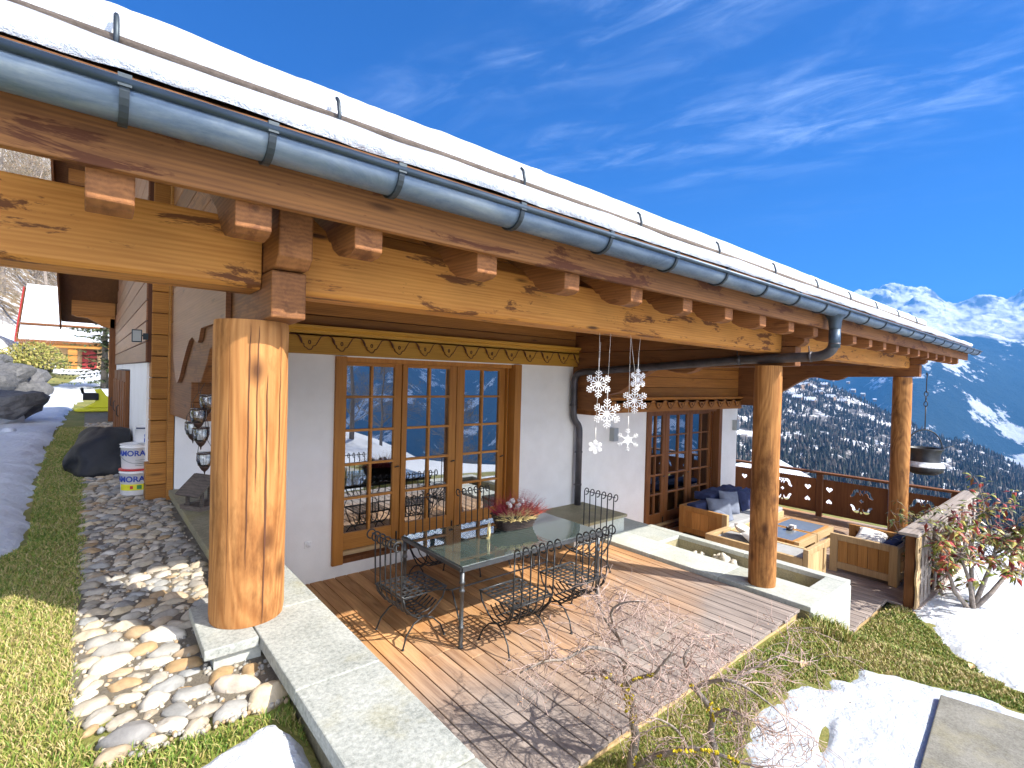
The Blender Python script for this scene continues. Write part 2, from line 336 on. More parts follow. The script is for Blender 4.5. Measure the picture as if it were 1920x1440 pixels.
# grass ground and blades
mt, t, b = newmat('grass_ground'); g = G(t); v = g.coord(); n = g.noise(v, 1.6, 5, .65); n2 = g.noise(v, 45, 4, .7)
c = g.ramp(g.math('ADD', g.math('MULTIPLY', n, .6), g.math('MULTIPLY', n2, .4)), [(.35, (.10, .13, .02)), (.5, (.21, .21, .05)), (.64, (.34, .27, .10))])
xy = g.n('ShaderNodeSeparateXYZ'); g.l(g.n('ShaderNodeTexCoord').outputs['Object'], xy.inputs[0])
nn = g.math('MULTIPLY', g.math('SUBTRACT', g.noise(v, .35, 5, .6), .5), 8)
fx = g.math('MAXIMUM', g.rng(g.math('ADD', xy.outputs[0], nn), 17, 19), g.rng(g.math('ADD', xy.outputs[1], g.math('MULTIPLY', nn, .5)), -2.2, -3.2)); fy = g.rng(g.math('ADD', xy.outputs[1], g.math('MULTIPLY', nn, .4)), 31, 32.5)
c = g.mix(g.math('MAXIMUM', fx, fy), c, (.70, .73, .77)); far = g.math('MULTIPLY', g.rng(xy.outputs[1], 47, 54), g.rng(xy.outputs[0], 6, 14, 1, 0)); c = g.mix(g.math('MULTIPLY', far, g.rng(n, .62, .5)), c, (.20, .15, .09)); g.l(c, b.inputs['Base Color']); b.inputs['Roughness'].default_value = .9; g.bump(g.math('ADD', n2, n), .6, .03, b); M['ground'] = mt
mt, t, b = newmat('grass_blades'); g = G(t); ir = g.n('ShaderNodeNewGeometry').outputs['Random Per Island']; v = g.coord(); n = g.noise(v, 1.1, 4, .6)
c = g.ramp(g.math('ADD', g.math('MULTIPLY', ir, .5), g.math('MULTIPLY', n, .5)), [(.25, (.10, .19, .022)), (.40, (.20, .28, .04)), (.52, (.34, .34, .08)), (.66, (.48, .38, .17)), (.85, (.58, .46, .26))])
g.l(c, b.inputs['Base Color']); b.inputs['Roughness'].default_value = .6; b.inputs['Subsurface Weight'].default_value = .0; M['blades'] = mt
# metals, glass, fabric
M['iron'] = plain('wrought_iron', (.045, .048, .052), .42, .6, .3, 12, .3, 90); M['iron2'] = plain('grey_iron', (.11, .12, .13), .4, .7, .3, 12, .2, 90)
mt, t, b = newmat('weathered_zinc'); g = G(t); v = g.coord((2.2, 7, 7)); n = g.noise(v, 1, 6, .7, .6); n2 = g.noise(g.coord(), 60, 3, .7)
g.l(g.ramp(n, [(.25, (.07, .11, .18)), (.5, (.15, .21, .30)), (.75, (.30, .36, .42))]), b.inputs['Base Color']); b.inputs['Metallic'].default_value = .55; g.l(g.rng(n2, .3, .7, .32, .6), b.inputs['Roughness']); M['zinc'] = mt
M['zincdark'] = plain('dark_zinc', (.07, .10, .14), .45, .6, .3, 5); M['bracket'] = plain('bracket_metal', (.05, .065, .08), .5, .6, .2)
M['pipe'] = plain('downpipe_metal', (.085, .08, .09), .45, .5, .35, 6)
def glassmat(name, tint, tr, refl, rough=.0, film=0):
    mt = bpy.data.materials.new(name); mt.use_nodes = True; t = mt.node_tree
    for n in list(t.nodes): t.nodes.remove(n)
    g = G(t); o = g.n('ShaderNodeOutputMaterial'); tp = g.n('ShaderNodeBsdfTransparent'); tp.inputs[0].default_value = (*tint, 1)
    gl = g.n('ShaderNodeBsdfGlossy'); gl.inputs['Roughness'].default_value = rough; gl.inputs['Color'].default_value = (.95, .97, 1, 1)
    fr = g.n('ShaderNodeFresnel'); fr.inputs[0].default_value = 1.5
    mx = g.n('ShaderNodeMixShader'); g.l(g.rng(fr.outputs[0], 0, 1, refl, 1), mx.inputs[0]); df = g.n('ShaderNodeBsdfDiffuse'); df.inputs[0].default_value = (.36, .50, .47, 1); m0 = g.n('ShaderNodeMixShader'); m0.inputs[0].default_value = film; g.l(tp.outputs[0], m0.inputs[1]); g.l(df.outputs[0], m0.inputs[2]); g.l(m0.outputs[0], mx.inputs[1]); g.l(gl.outputs[0], mx.inputs[2]); g.l(mx.outputs[0], o.inputs[0]); return mt
M['pane'] = glassmat('window_glass', (.45, .5, .55), 1, .32); M['tglass'] = glassmat('table_glass', (.50, .66, .62), 1, .22, .01, .18); M['jar'] = glassmat('lantern_glass', (.82, .86, .88), 1, .10)
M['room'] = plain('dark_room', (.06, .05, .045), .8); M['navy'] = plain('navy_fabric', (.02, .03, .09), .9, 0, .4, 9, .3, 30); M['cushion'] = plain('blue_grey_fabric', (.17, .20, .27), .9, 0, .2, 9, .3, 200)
M['seat'] = plain('grey_seat_fabric', (.36, .37, .38), .9, 0, .15, 9, .3, 200); M['white_fab'] = plain('white_fabric', (.72, .70, .68), .9, 0, .1, 9, .3, 120)
M['greyglass'] = plain('grey_table_inlay', (.16, .18, .20), .18, 0, .1); M['white'] = plain('white_plastic', (.82, .82, .82), .4); M['blackcover'] = plain('black_cover', (.010, .011, .015), .65, 0, .4, 5, .6, 14)
M['blue'] = plain('blue_print', (.02, .06, .35), .5); M['yellow'] = plain('yellow_plastic', (.75, .72, .03), .4); M['red'] = plain('red_print', (.55, .02, .02), .5); M['green'] = plain('green_plastic', (.05, .25, .08), .5)
M['copper'] = plain('dark_bronze', (.08, .05, .04), .45, .7); M['sparkle'] = plain('glitter_white', (.88, .88, .9), .35, 0, .08, 80, .4, 200); M['wicker'] = plain('wicker', (.045, .03, .025), .6, 0, .5, 60, .9, 70)
M['lampgrey'] = plain('lamp_grey', (.40, .43, .44), .5, .3); M['bark'] = plain('grey_bark', (.27, .23, .20), .85, 0, .45, 30, .8, 60); M['twig'] = plain('thin_twig', (.46, .34, .30), .8, 0, .35, 25)
M['lichen'] = plain('yellow_lichen', (.62, .48, .02), .9, 0, .35, 60, 1, 120)
def leafmat(name, stops, rough=.5):
    mt, t, b = newmat(name); g = G(t); ir = g.n('ShaderNodeNewGeometry').outputs['Random Per Island']; g.l(g.ramp(ir, stops), b.inputs['Base Color']); b.inputs['Roughness'].default_value = rough; return mt
M['redleaf'] = leafmat('red_green_leaves', [(0, (.08, .10, .02)), (.25, (.20, .24, .04)), (.5, (.46, .42, .10)), (.58, (.30, .06, .03)), (.75, (.45, .07, .06)), (.86, (.14, .03, .03)), (1, (.5, .28, .10))], .3)
M['greenleaf'] = leafmat('green_leaves', [(0, (.05, .08, .02)), (.5, (.16, .20, .04)), (.85, (.42, .40, .12)), (1, (.30, .10, .05))], .35)
M['dryleaf'] = leafmat('dry_leaves', [(0, (.35, .18, .11)), (.5, (.50, .28, .17)), (1, (.60, .42, .28))], .7)
M['needle'] = leafmat('needles', [(0, (.03, .05, .02)), (.6, (.08, .12, .045)), (1, (.16, .20, .08))], .7)
M['heather_red'] = leafmat('red_heather', [(0, (.16, .01, .03)), (.6, (.35, .02, .05)), (1, (.50, .06, .10))], .7)
M['heather_or'] = leafmat('orange_heather', [(0, (.65, .08, .07)), (.6, (.80, .20, .14)), (1, (.85, .40, .25))], .7)
M['heather_ye'] = leafmat('yellow_heather', [(0, (.60, .45, .15)), (.6, (.75, .62, .28)), (1, (.80, .70, .40))], .7)
M['bush'] = leafmat('yellow_bush', [(0, (.14, .15, .03)), (.6, (.28, .27, .06)), (1, (.42, .33, .12))], .7)
M['larch'] = leafmat('hill_tree_twigs', [(0, (.12, .11, .07)), (.5, (.26, .21, .13)), (1, (.38, .25, .14))], .9)
M['forest'] = leafmat('forest_trees', [(0, (.010, .016, .014)), (.6, (.03, .04, .03)), (.85, (.08, .07, .06)), (1, (.14, .11, .09))], .9)
M['redpaint'] = plain('red_shutter', (.30, .02, .02), .5)
# ---------------------------------------------------------------- terrain
def sstep(a, b, x):
    t = np.clip((x-a)/(b-a), 0, 1); return t*t*(3-2*t)
def zt(x, y):
    x = np.asarray(x, float); y = np.asarray(y, float)
    near = np.clip(y/25, .12, 1.3)
    zl = -1.285+.040*np.maximum(0, y-9)+.42*np.maximum(0, -x-1.1)*near+.70*np.maximum(0, y-50)*sstep(10, -20, x)
    zl = zl+.03*np.sin(x*1.7+1)*np.sin(y*1.3)*sstep(-.3, -1.2, x)-.10*np.maximum(0, -y)-.06*sstep(2.2, 1.6, y)
    zr = -2.53-.56*sstep(5.9, 7.15, x)-.15*sstep(1.9, 2.2, y)*sstep(6.9, 7.3, x)-.05*np.maximum(0, x-9)-.45*np.maximum(0, x-17.5)+.03*np.maximum(0, 2-y)*sstep(8, 5, x)-.16*np.maximum(0, -1-y)*sstep(-60, -1, y)
    wd = .10+np.maximum(0, -.5-y)*1.0+np.maximum(0, y-14)*.8
    return zl+(zr-zl)*sstep(.64, .64+wd, x)
def zti(x, y): return float(zt(x, y))
def ground_at(px, py, extra=0):
    d = at(px, py, 1.0); t = .5
    for i in range(4000):
        p = d*t
        if p.z < zti(p.x, p.y)+extra: return p
        t *= 1.004
    return d*t
def gridlines(pairs):
    out = [pairs[0][0]]
    for a, b, st in pairs:
        n = max(1, int(round((b-a)/st))); out += [a+(b-a)*i/n for i in range(1, n+1)]
    return np.array(out)
gx = gridlines([(-160, -60, 12), (-60, -12, 3), (-12, -3, .6), (-3, .56, .12), (.56, .78, .03), (.78, 5, .35), (5, 10, .2), (10, 20, .5), (20, 60, 4), (60, 460, 25)])
gy = gridlines([(-260, -60, 20), (-60, -6, 3), (-6, 16, .22), (16, 40, 1.2), (40, 300, 8)])
XX, YY = np.meshgrid(gx, gy, indexing='ij'); ZZ = zt(XX, YY)
nx, ny = XX.shape; idx = np.arange(nx*ny).reshape(nx, ny)
F = np.stack([idx[:-1, :-1], idx[1:, :-1], idx[1:, 1:], idx[:-1, 1:]], -1).reshape(-1, 4)
tag(fast_mesh('ground', np.stack([XX, YY, ZZ], -1).reshape(-1, 3), F, M['ground'], smooth=True), kind='structure')

def inpoly(px, py, poly):
    c = np.zeros(px.shape, bool); n = len(poly)
    for i in range(n):
        x1, y1 = poly[i]; x2, y2 = poly[i-1]
        c ^= ((y1 > py) != (y2 > py)) & (px < (x2-x1)*(py-y1)/((y2-y1) or 1e-9)+x1)
    return c
def pdist(px, py, poly):
    d = np.full(px.shape, 1e9)
    for i in range(len(poly)):
        ax, ay = poly[i-1]; bx, by = poly[i]; vx, vy = bx-ax, by-ay; t = np.clip(((px-ax)*vx+(py-ay)*vy)/max(1e-9, vx*vx+vy*vy), 0, 1)
        d = np.minimum(d, np.hypot(px-ax-t*vx, py-ay-t*vy))
    return np.where(inpoly(px, py, poly), d, -d)
def vnoise(x, y, s, seed=0, oct=3):
    out = np.zeros(np.shape(x)); f = s; a = 1; xs = np.ravel(x); ys = np.ravel(y)
    v = np.array([mnoise.fractal(Vector((p*f+seed, q*f, seed*.37)), .8, 2.1, oct) for p, q in zip(xs, ys)]); return v.reshape(np.shape(x))
def snow_sheet(name, poly, th, step, label=None, edge=.12, wob=.10, mat='snow', ns=2.5, seed=1, dents=()):
    P = np.array(poly); x0, y0 = P.min(0)-.1; x1, y1 = P.max(0)+.1
    X, Y = np.meshgrid(np.arange(x0, x1, step), np.arange(y0, y1, step), indexing='ij')
    d = pdist(X, Y, poly); d = d+wob*vnoise(X, Y, ns, seed, 4)
    h = zt(X, Y)-.03+(th+.03)*np.sqrt(np.clip(d/edge, 0, 1))+th*.35*vnoise(X, Y, 1.3, seed+5)*np.clip(d/edge, 0, 1)
    for (dx, dy, ang, la, lb, dp) in dents:
        ca, sa = math.cos(ang), math.sin(ang); u = ((X-dx)*ca+(Y-dy)*sa)/la; v = (-(X-dx)*sa+(Y-dy)*ca)/lb
        h = h-dp*np.exp(-(u*u+v*v))
    idx = np.arange(X.size).reshape(X.shape); F = np.stack([idx[:-1, :-1], idx[1:, :-1], idx[1:, 1:], idx[:-1, 1:]], -1).reshape(-1, 4)
    k = (d > -.03).ravel(); F = F[k[F].all(1)]; u, inv = np.unique(F, return_inverse=True)
    V = np.stack([X, Y, h], -1).reshape(-1, 3)[u]; o = fast_mesh(name, V, inv.reshape(-1, 4), M[mat], smooth=True); return tag(o, kind='structure')
LS = [(.62, 19.6), (-.05, 18.3), (-.25, 16.8), (-.36, 12.8), (-.44, 9.9), (-.38, 6.9), (-.30, 4.95), (-.6, 4.3), (-3.5, 4.6), (-6, 8), (-7, 20), (-2.5, 24.5), (-1.2, 20.8), (-.5, 26.5), (-.2, 33), (.9, 35), (.9, 22)]
snow_sheet('snow', LS, .07, .06, seed=2, edge=.22)
SF = [(.10, 1.80), (.33, 1.93), (.56, 2.0), (.63, 1.8), (.63, .2), (-1.5, .2), (-.5, 1.3)]
snow_sheet('snow', SF, .05, .03, seed=4, edge=.06, wob=.04)
def gp(*pts): return [tuple(ground_at(x, y)[:2]) for x, y in pts]
SR = gp((1385, 1440), (1408, 1345), (1440, 1318), (1440, 1300), (1452, 1312), (1488, 1290), (1500, 1270), (1540, 1288), (1552, 1266), (1590, 1280), (1615, 1256), (1680, 1268), (1745, 1286), (1800, 1298), (1925, 1338), (2040, 1400), (2000, 1700), (1400, 1700))
q = ground_at(1545, 1385)
snow_sheet('snow', SR, .026, .025, seed=9, edge=.14, wob=.09, mat='icy', dents=((q.x, q.y, math.atan2(.62, -.78)+.9, .22, .035, .05),))
SB = gp((1708, 1145), (1735, 1175), (1762, 1198), (1785, 1228), (1840, 1262), (1880, 1290), (1930, 1308), (2100, 1330), (2300, 1200), (2100, 1080), (1925, 1070), (1900, 1042), (1850, 1020), (1790, 1015), (1745, 1060), (1752, 1110), (1700, 1118))
SB = [(min(x, 17.5), y) for x, y in SB]
snow_sheet('snow', SB, .045, .035, seed=12, edge=.30, wob=.16)

# ---------------------------------------------------------------- grass
def blades(name, poly, dens, h, excl=(), wdt=.0030, seed=1):
    r = np.random.default_rng(seed); P = np.array(poly); x0, y0 = P.min(0); x1, y1 = P.max(0); n = int((x1-x0)*(y1-y0)*dens)
    x = r.uniform(x0, x1, n); y = r.uniform(y0, y1, n); k = inpoly(x, y, poly)
    for e in excl: k &= pdist(x, y, e) < .01
    x, y = x[k], y[k]; d = np.hypot(x, y); keep = r.random(len(x)) < np.clip((4.0/np.maximum(d, .1))**1.2, 0, 1); x, y, d = x[keep], y[keep], d[keep]
    z = zt(x, y)-.004; n = len(x); a = r.uniform(0, 2*PI, n); sz = np.clip(d/3.2, 1, 3.2); hh = h*r.uniform(.45, 1.25, n); le = hh*r.uniform(.2, 1.0, n); la = r.uniform(0, 2*PI, n)
    ww = wdt*sz; dx, dy = np.cos(a)*ww, np.sin(a)*ww; tx, ty = np.cos(la)*le, np.sin(la)*le
    b = np.stack([x, y, z], 1); p0 = b+np.stack([dx, dy, 0*x], 1); p1 = b-np.stack([dx, dy, 0*x], 1)
    p2 = b+np.stack([tx*.4-dx*.6, ty*.4-dy*.6, hh*.6], 1); p3 = b+np.stack([tx*.4+dx*.6, ty*.4+dy*.6, hh*.6], 1); p4 = b+np.stack([tx, ty, hh*.85], 1)
    V = np.stack([p0, p1, p2, p3, p4], 1).reshape(-1, 3); o = np.arange(n)[:, None]*5
    F = np.concatenate([o+[0, 1, 2], o+[0, 2, 3], o+[3, 2, 4]], 0); return tag(fast_mesh(name, V, F, M['blades']), kind='stuff')
PATHP = [(-.01, 2.20), (.06, 2.10), (.34, 2.02), (.62, 2.02), (.62, 13), (-.0, 13), (-.01, 4), (-.05, 3.2)]
LAWN = [(-3.2, .8), (.62, .8), (.62, 2.1), (.05, 2.2), (.0, 9), (.02, 12.5), (-.7, 12.5), (-1.6, 5.6), (-3.4, 5.4)]
tag(blades('grass', LAWN, 24000, .036, (LS, SF, PATHP), seed=3), 'short green lawn grass beside the stone path', 'grass')
RL = gp((700, 1700), (700, 1500), (1000, 1462), (1060, 1428), (1130, 1385), (1215, 1335), (1380, 1232), (1512, 1150), (1600, 1185), (1690, 1120), (1740, 1130), (1790, 1180), (1960, 1300), (2200, 1420), (1900, 1700))
RL = [(max(.96, x), min(y, 2.12)) for x, y in RL]
PV = [(5.24, .84), (5.36, .30), (5.2, -1.2), (3.4, -1.2), (4.02, .74)]
tag(blades('grass', RL, 16000, .038, (SR, SB), seed=5), 'green lawn grass between the deck and the melting snow', 'grass')
TUFT = gp((1490, 1140), (1520, 1150), (1590, 1195), (1600, 1215), (1520, 1185)); tag(blades('grass', TUFT, 5000, .13, (), seed=8), 'tall grass tuft at the foot of the stone planter', 'grass')

# ---------------------------------------------------------------- cobbled path
b = MB(); X, Y = np.meshgrid(np.linspace(-.04, .64, 9), np.linspace(2.0, 15, 120), indexing='ij')
idx = np.arange(X.size).reshape(X.shape)
Z = zt(np.minimum(X, .6), Y)+.012+.006*np.sin(X*40)*np.sin(Y*33)
fs = [(int(idx[i, j]), int(idx[i+1, j]), int(idx[i+1, j+1]), int(idx[i, j+1])) for i in range(8) for j in range(119) if Y[i, j] > 2.05 and not (X[i, j] < .05 and Y[i, j] < 2.25)]
b.add(np.stack([X, Y, Z], -1).reshape(-1, 3), fs, True, 0)
st = []
def try_stone(x, y, r):
    for (a, c, q) in st:
        if abs(c-y) < .2 and ((a-x)/(1.25))**2+((c-y)/.80)**2 < ((q+r)*.88)**2: return False
    st.append((x, y, r)); return True
for it in range(20000):
    y = 2.09+(13-2.09)*random.random()**1.4; x = random.uniform(.0, .585)
    if y < 2.28 and x < .06: continue
    if .36 < x and 2.36 < y < 2.93: continue
    big_ = y < 3.4; r = random.choice([.072, .064, .056, .046] if y < 2.9 else [.060, .052, .044] if big_ else [.05, .042, .036]); r *= (1 if it < 9000 else .62)
    if it > 13000: r *= .72
    try_stone(x, y, r)
for x, y, r in st:
    z = zti(min(x, .6), y)+.004
    b.ball((x, y, z), (r*random.uniform(1.1, 1.35), r*random.uniform(.68, .85), r*random.uniform(.55, .75)), 14, 9, .35, 1, rot=random.gauss(.25, .45))
for i in range(1500):
    x, y = random.uniform(-.03, .62), 2.05+5*random.random()**1.5
    if x < .05 and y < 2.5: continue
    b.ball((x, y, zti(min(x, .6), y)+.012), (random.uniform(.006, .013),)*3, 5, 4, .3, 1)
tag(b.build('path', [M['mortar'], M['cob']]), kind='structure')

# ---------------------------------------------------------------- wooden deck and lower terrace
b = MB(); x = .955
while x < 5.93:
    y0 = 2.13+random.uniform(-.012, .012); cut = random.choice([None, random.uniform(3.2, 5)])
    segs = [(y0, 5.9)] if not cut else [(y0, cut-.003), (cut+.003, 5.9)]
    for a, c in segs: dz = random.uniform(-.002, .002); b.box(x, x+.1365, a, c, -2.452+dz, -2.42+dz)
    x += .147
for xx in (5.98,): pass
tag(b.build('wooden_deck', M['deck'], bevel=.004), kind='structure')
b = MB()
b.box(.955, 5.95, 2.17, 2.21, -2.56, -2.458); b.box(.955, 5.95, 3.9, 3.96, -2.56, -2.458)
tag(b.build('deck_edge_beam', M['timber']), 'pale timber joist under the weathered deck board ends', 'deck joist')
b = MB(); x = 7.27
while x < 13.3:
    y0 = (2.05 if x < 8.75 else 1.66)+random.uniform(-.012, .012); dz = random.uniform(-.002, .002); b.box(x, x+.122, y0, 5.9 if x < 12 else 9, -3.082+dz, -3.05+dz); x += .133
tag(b.build('lower_deck', M['deck'], bevel=.004), kind='structure')
b = MB(); b.box(7.27, 8.78, 2.09, 2.13, -3.2, -3.085); b.box(8.75, 13.35, 1.70, 1.74, -3.25, -3.085)
tag(b.build('terrace_edge_beam', M['timber']), 'pale timber joist under the lower terrace board ends', 'deck joist')

# ---------------------------------------------------------------- stone retaining wall with slabs, planter, box
sw = thing('stone_wall', (.76, 3, -1.5), 'low stone wall capped with long grey slabs between path and deck', 'stone wall')
b = MB(); b.box(.635, .90, -1.2, 5.88, -2.75, -1.225); b.build('wall_body', M['dirtystone'], sw)
js = [-1.3, .2, 1.243, 1.91, 2.637]
for a, c in zip(js[:-1], js[1:]):
    b = MB(); b.box(.60, .935, a+.003, c-.003, -1.23, -1.17); b.build('coping_slab', M['slab'], sw, bevel=.006)
b = MB(); b.box(.60, .935, 2.64, 3.46, -1.23, -1.17); b.build('coping_slab', M['slab'], sw, bevel=.006)
b = MB(); b.box(.615, .96, 3.466, 5.88, -1.23, -1.172); b.build('coping_slab', M['dirtystone'], sw, bevel=.005)
b = MB(); b.prism([(.395, 2.90), (.385, 2.405), (.595, 2.405), (.595, 2.93)], 'z', -1.215, -1.171); b.build('pedestal_slab', M['slab'], sw, bevel=.005)
b = MB(); b.box(.425, .61, 2.43, 2.9, -1.5, -1.217); b.build('pedestal', M['cast'], sw)
b = MB()
for y0 in np.arange(.2, 2.6, .02): b.ball((.632+random.uniform(-.004, .004), y0, -1.236-random.random()*.01), (.012, .03, .01), 6, 4, .5)
b.build('moss', M['lichen'] if False else M['dirtystone'], sw)

pl = thing('stone_planter', (6.6, 3.4, -3.05), 'rectangular grey stone planter trough carrying the middle log post', 'planter')
x0, x1, y0, y1 = 5.985, 7.25, 2.05, 4.95; ix0, ix1, iy0, iy1 = 6.57, 7.11, 2.28, 4.33
b = MB()
b.box(x0+.03, ix0+.0, y0+.03, y1-.03, -3.3, -2.44); b.box(ix1, x1-.03, y0+.03, y1-.03, -3.3, -2.441); b.box(ix0, ix1, y0+.03, iy0, -3.3, -2.442); b.box(ix0, ix1, iy1, y1-.03, -3.3, -2.442)
b.build('trough_wall', M['dirtystone'], pl)
b = MB()
for a, c in ((y0, 3.1), (3.104, 4.1), (4.104, y1)): b.box(x0, ix0, a, c, -2.44, -2.38)
for a, c in ((y0, 3.3), (3.304, y1)): b.box(ix1, x1, a, c, -2.44, -2.38)
b.box(ix0+.002, ix1-.002, y0, iy0, -2.44, -2.381); b.box(ix0+.002, ix1-.002, iy1, y1, -2.44, -2.381); b.box(6.0, 7.2, y1+.003, 5.9, -2.47, -2.379)
b.build('coping', M['cast'], pl, bevel=.006)
b = MB()
for a, c in ((6.02, 6.60), (6.604, 6.93), (6.934, 7.235)): b.box(a, c, y0-.012, y0+.028, -3.25, -2.445)
b.build('front_slab', M['cast'], pl, bevel=.003)
b = MB(); X, Y = np.meshgrid(np.linspace(ix0, ix1, 12), np.linspace(iy0, iy1, 40), indexing='ij'); Z = -2.60+.02*vnoise(X, Y, 3, 3)
idx = np.arange(X.size).reshape(X.shape)
b.add(np.stack([X, Y, Z], -1).reshape(-1, 3), [(int(idx[i, j]), int(idx[i+1, j]), int(idx[i+1, j+1]), int(idx[i, j+1])) for i in range(11) for j in range(39)], True)
b.build('gravel_bed', M['whiterock'], pl)
rocks = [((1303, 1040), .045, 0), ((1319, 1040), .04, 0), ((1351, 1050), .07, 0), ((1362, 1048), .06, 0), ((1375, 1052), .05, 1), ((1383, 1045), .085, 1), ((1393, 1052), .05, 1), ((1340, 1049), .05, 1), ((1398, 1050), .06, 0)]
names = ['small pointed pale rock at the far end of the planter', 'second small pointed pale rock from the planter end', 'pale rounded rock left in the cluster in the planter', 'pale rock in the middle of the planter cluster', 'brownish rock low in the planter cluster', 'largest round pale rock standing in the planter', 'small brown rock beside the largest planter rock', 'flat pale rock at the left edge of the planter cluster', 'pale rock in the planter nearest the log post']
for (p, r, q), nm in zip(rocks, names):
    d = at(p[0], p[1], 1); t = -2.56/d.z; c = d*t; c.x = min(max(c.x, ix0+.08), ix1-.08)
    b = MB(); b.ball((c.x, c.y, -2.57+r*.5), (r, r*.9, r), 10, 8, .6); o = b.build('rock', M['whiterock']); tag(o, nm, 'rock', 'rocks in the stone planter')
bx = thing('stone_bench', (6.0, 5.4, -2.42), 'low rectangular stone block against the white wall beyond the downpipe', 'stone bench')
b = MB(); b.box(5.42, 6.57, 4.98, 5.88, -2.42, -2.155); b.build('block', M['cast'], bx); b = MB(); b.box(5.40, 6.60, 4.94, 5.89, -2.154, -2.11); b.build('top_slab', M['dirtystone'], bx, bevel=.005)
# paver by the right corner
b = MB(); zz = zti(4.6, .3)+.05; b.prism([(x, y) for x, y in PV], 'z', zz-.08, zz); tag(b.build('stone_paver', M['paver'], bevel=.008), 'large grey stone slab lying in the melting snow', 'stone slab')
# ---------------------------------------------------------------- chalet
H = thing('chalet', (3, 5.9, -2.42), 'wooden chalet with white plaster walls, carved timber and a snow covered roof', 'chalet')
WY = 5.9
def walls(name, x0, x1, zb, zt_, ox0, ox1, oz0, oz1, th=.30):
    b = MB(); y0, y1 = WY, WY+th
    b.box(x0, ox0, y0, y1, zb, zt_); b.box(ox1, x1, y0, y1, zb, zt_); b.box(ox0, ox1, y0, y1, zb, oz0); b.box(ox0, ox1, y0, y1, oz1, zt_)
    return b.build(name, M['plaster'], H)
walls('wall', .66, 6.345, -2.6, .35, 2.225, 5.10, -2.272, .20)
walls('wall', 6.35, 12.1, -3.2, -.45, 8.40, 11.3, -3.04, -.585)
b = MB(); b.box(6.33, 6.348, WY-.0, WY+.3, -2.6, .3); b.build('wall_corner', M['plaster'], H)
# side wall of the house, going back on the left
b = MB(); b.box(.45, .75, 6.2, 8.75, -1.8, .06); b.box(.45, .75, 12.6, 14, -1.8, .06); b.box(.45, .75, 8.75, 12.6, -.02, .06); b.build('side_wall', M['plaster'], H); b = MB(); b.box(12.1-.3, 12.1, 6.2, 12, -3.2, .2); b.build('side_wall', M['plaster'], H)
b = MB(); z = .06
while z < 3.6: ys = max(6.02, 2.62+(z+.2-.715)/.56); b.box(.425, .44, ys, 13.6-max(0, z-.6)/.56*1.0, z+.006, z+.194); z += .2
b.prism([(6.02, .06), (13.9, .06), (13.9, .6), (8, 3.6), (6.02, 2.5)], 'x', .437, .6, mi=1); b.build('side_siding', [M['siding_y'], M['crack']], H, bevel=.004)
b = MB(); z = -.5
while z < 2.3: b.box(12.1, 12.115, 6.02, 12, z+.004, z+.196); z += .2
b.build('side_siding', M['brown_y'], H, bevel=.004)
# upper siding of the front
b = MB(); z = .45
while z < 2.2: b.box(.66, 6.55, WY-.035, WY+.0, z+.005, z+.205); z += .21
b.box(.66, 6.5, WY-.004, WY+.2, .36, 2.5, mi=1); b.build('siding', [M['brown_x'], M['crack']], H, bevel=.006)
b = MB(); z = -.32
while z < 2.2: b.box(6.36, 12.1, WY-.03, WY+.0, z+.004, z+.206); z += .21
b.box(6.51, 12.1, WY-.004, WY+.2, -.44, 2.5, mi=1); b.build('siding', [M['brown_x'], M['crack']], H, bevel=.006)
# corner pillar of squared logs
b = MB(); z = -1.34
while z < 2.2:
    x0 = .44 if z < -1.1 else (.455 if z < -.95 else .47); b.box(x0, .665, 5.99, 6.20, z+.003, z+.206); z += .209
b.box(.60, .655, 5.90, 5.985, -1.34, 2.2); b.build('corner_pillar', M['pillar'], H, bevel=.007)
# back eave bracket, purlin and side post
b = MB(); b.box(-.26, .42, 13.2, 13.4, 1.02, 1.36)
b.prism([(-.24, 1.02), (-.18, .99), (-.02, .98), (.12, .90), (.2, .84), (.42, .78), (.42, 1.02)], 'y', 13.22, 13.38); b.build('purlin', M['brown_x'], H, bevel=.01)
for y, za, zb in ((10.2, 2.8, 3.05), (12, 1.9, 2.15), (7.2, 2.9, 3.2)):
    b = MB(); b.box(-.26, .42, y, y+.16, za, zb); b.build('purlin', M['brown_x'], H)
b = MB(); b.box(.33, .46, 13.22, 13.40, -1.4, 1.0); b.build('side_post', M['dark_z'], H, bevel=.01)
# side doors and brown shutters
sd = []
for (ya, yb) in ((8.80, 9.9), (10.1, 11.2), (11.4, 12.5)):
    b = MB(); b.box(.40, .45, ya, yb, -1.35, -.04); b.box(.385, .41, ya+.08, ya+.42, -1.2, -.2); b.box(.385, .41, yb-.42, yb-.08, -1.2, -.2)
    s = b.build('side_shutter', M['dark_z'], H, bevel=.006); b = MB(); b.tube([(.37, yb-.05, -.75), (.345, yb-.05, -.72), (.345, yb-.05, -.60), (.37, yb-.05, -.57)], .008, 6); b.build('handle', M['iron'], s)

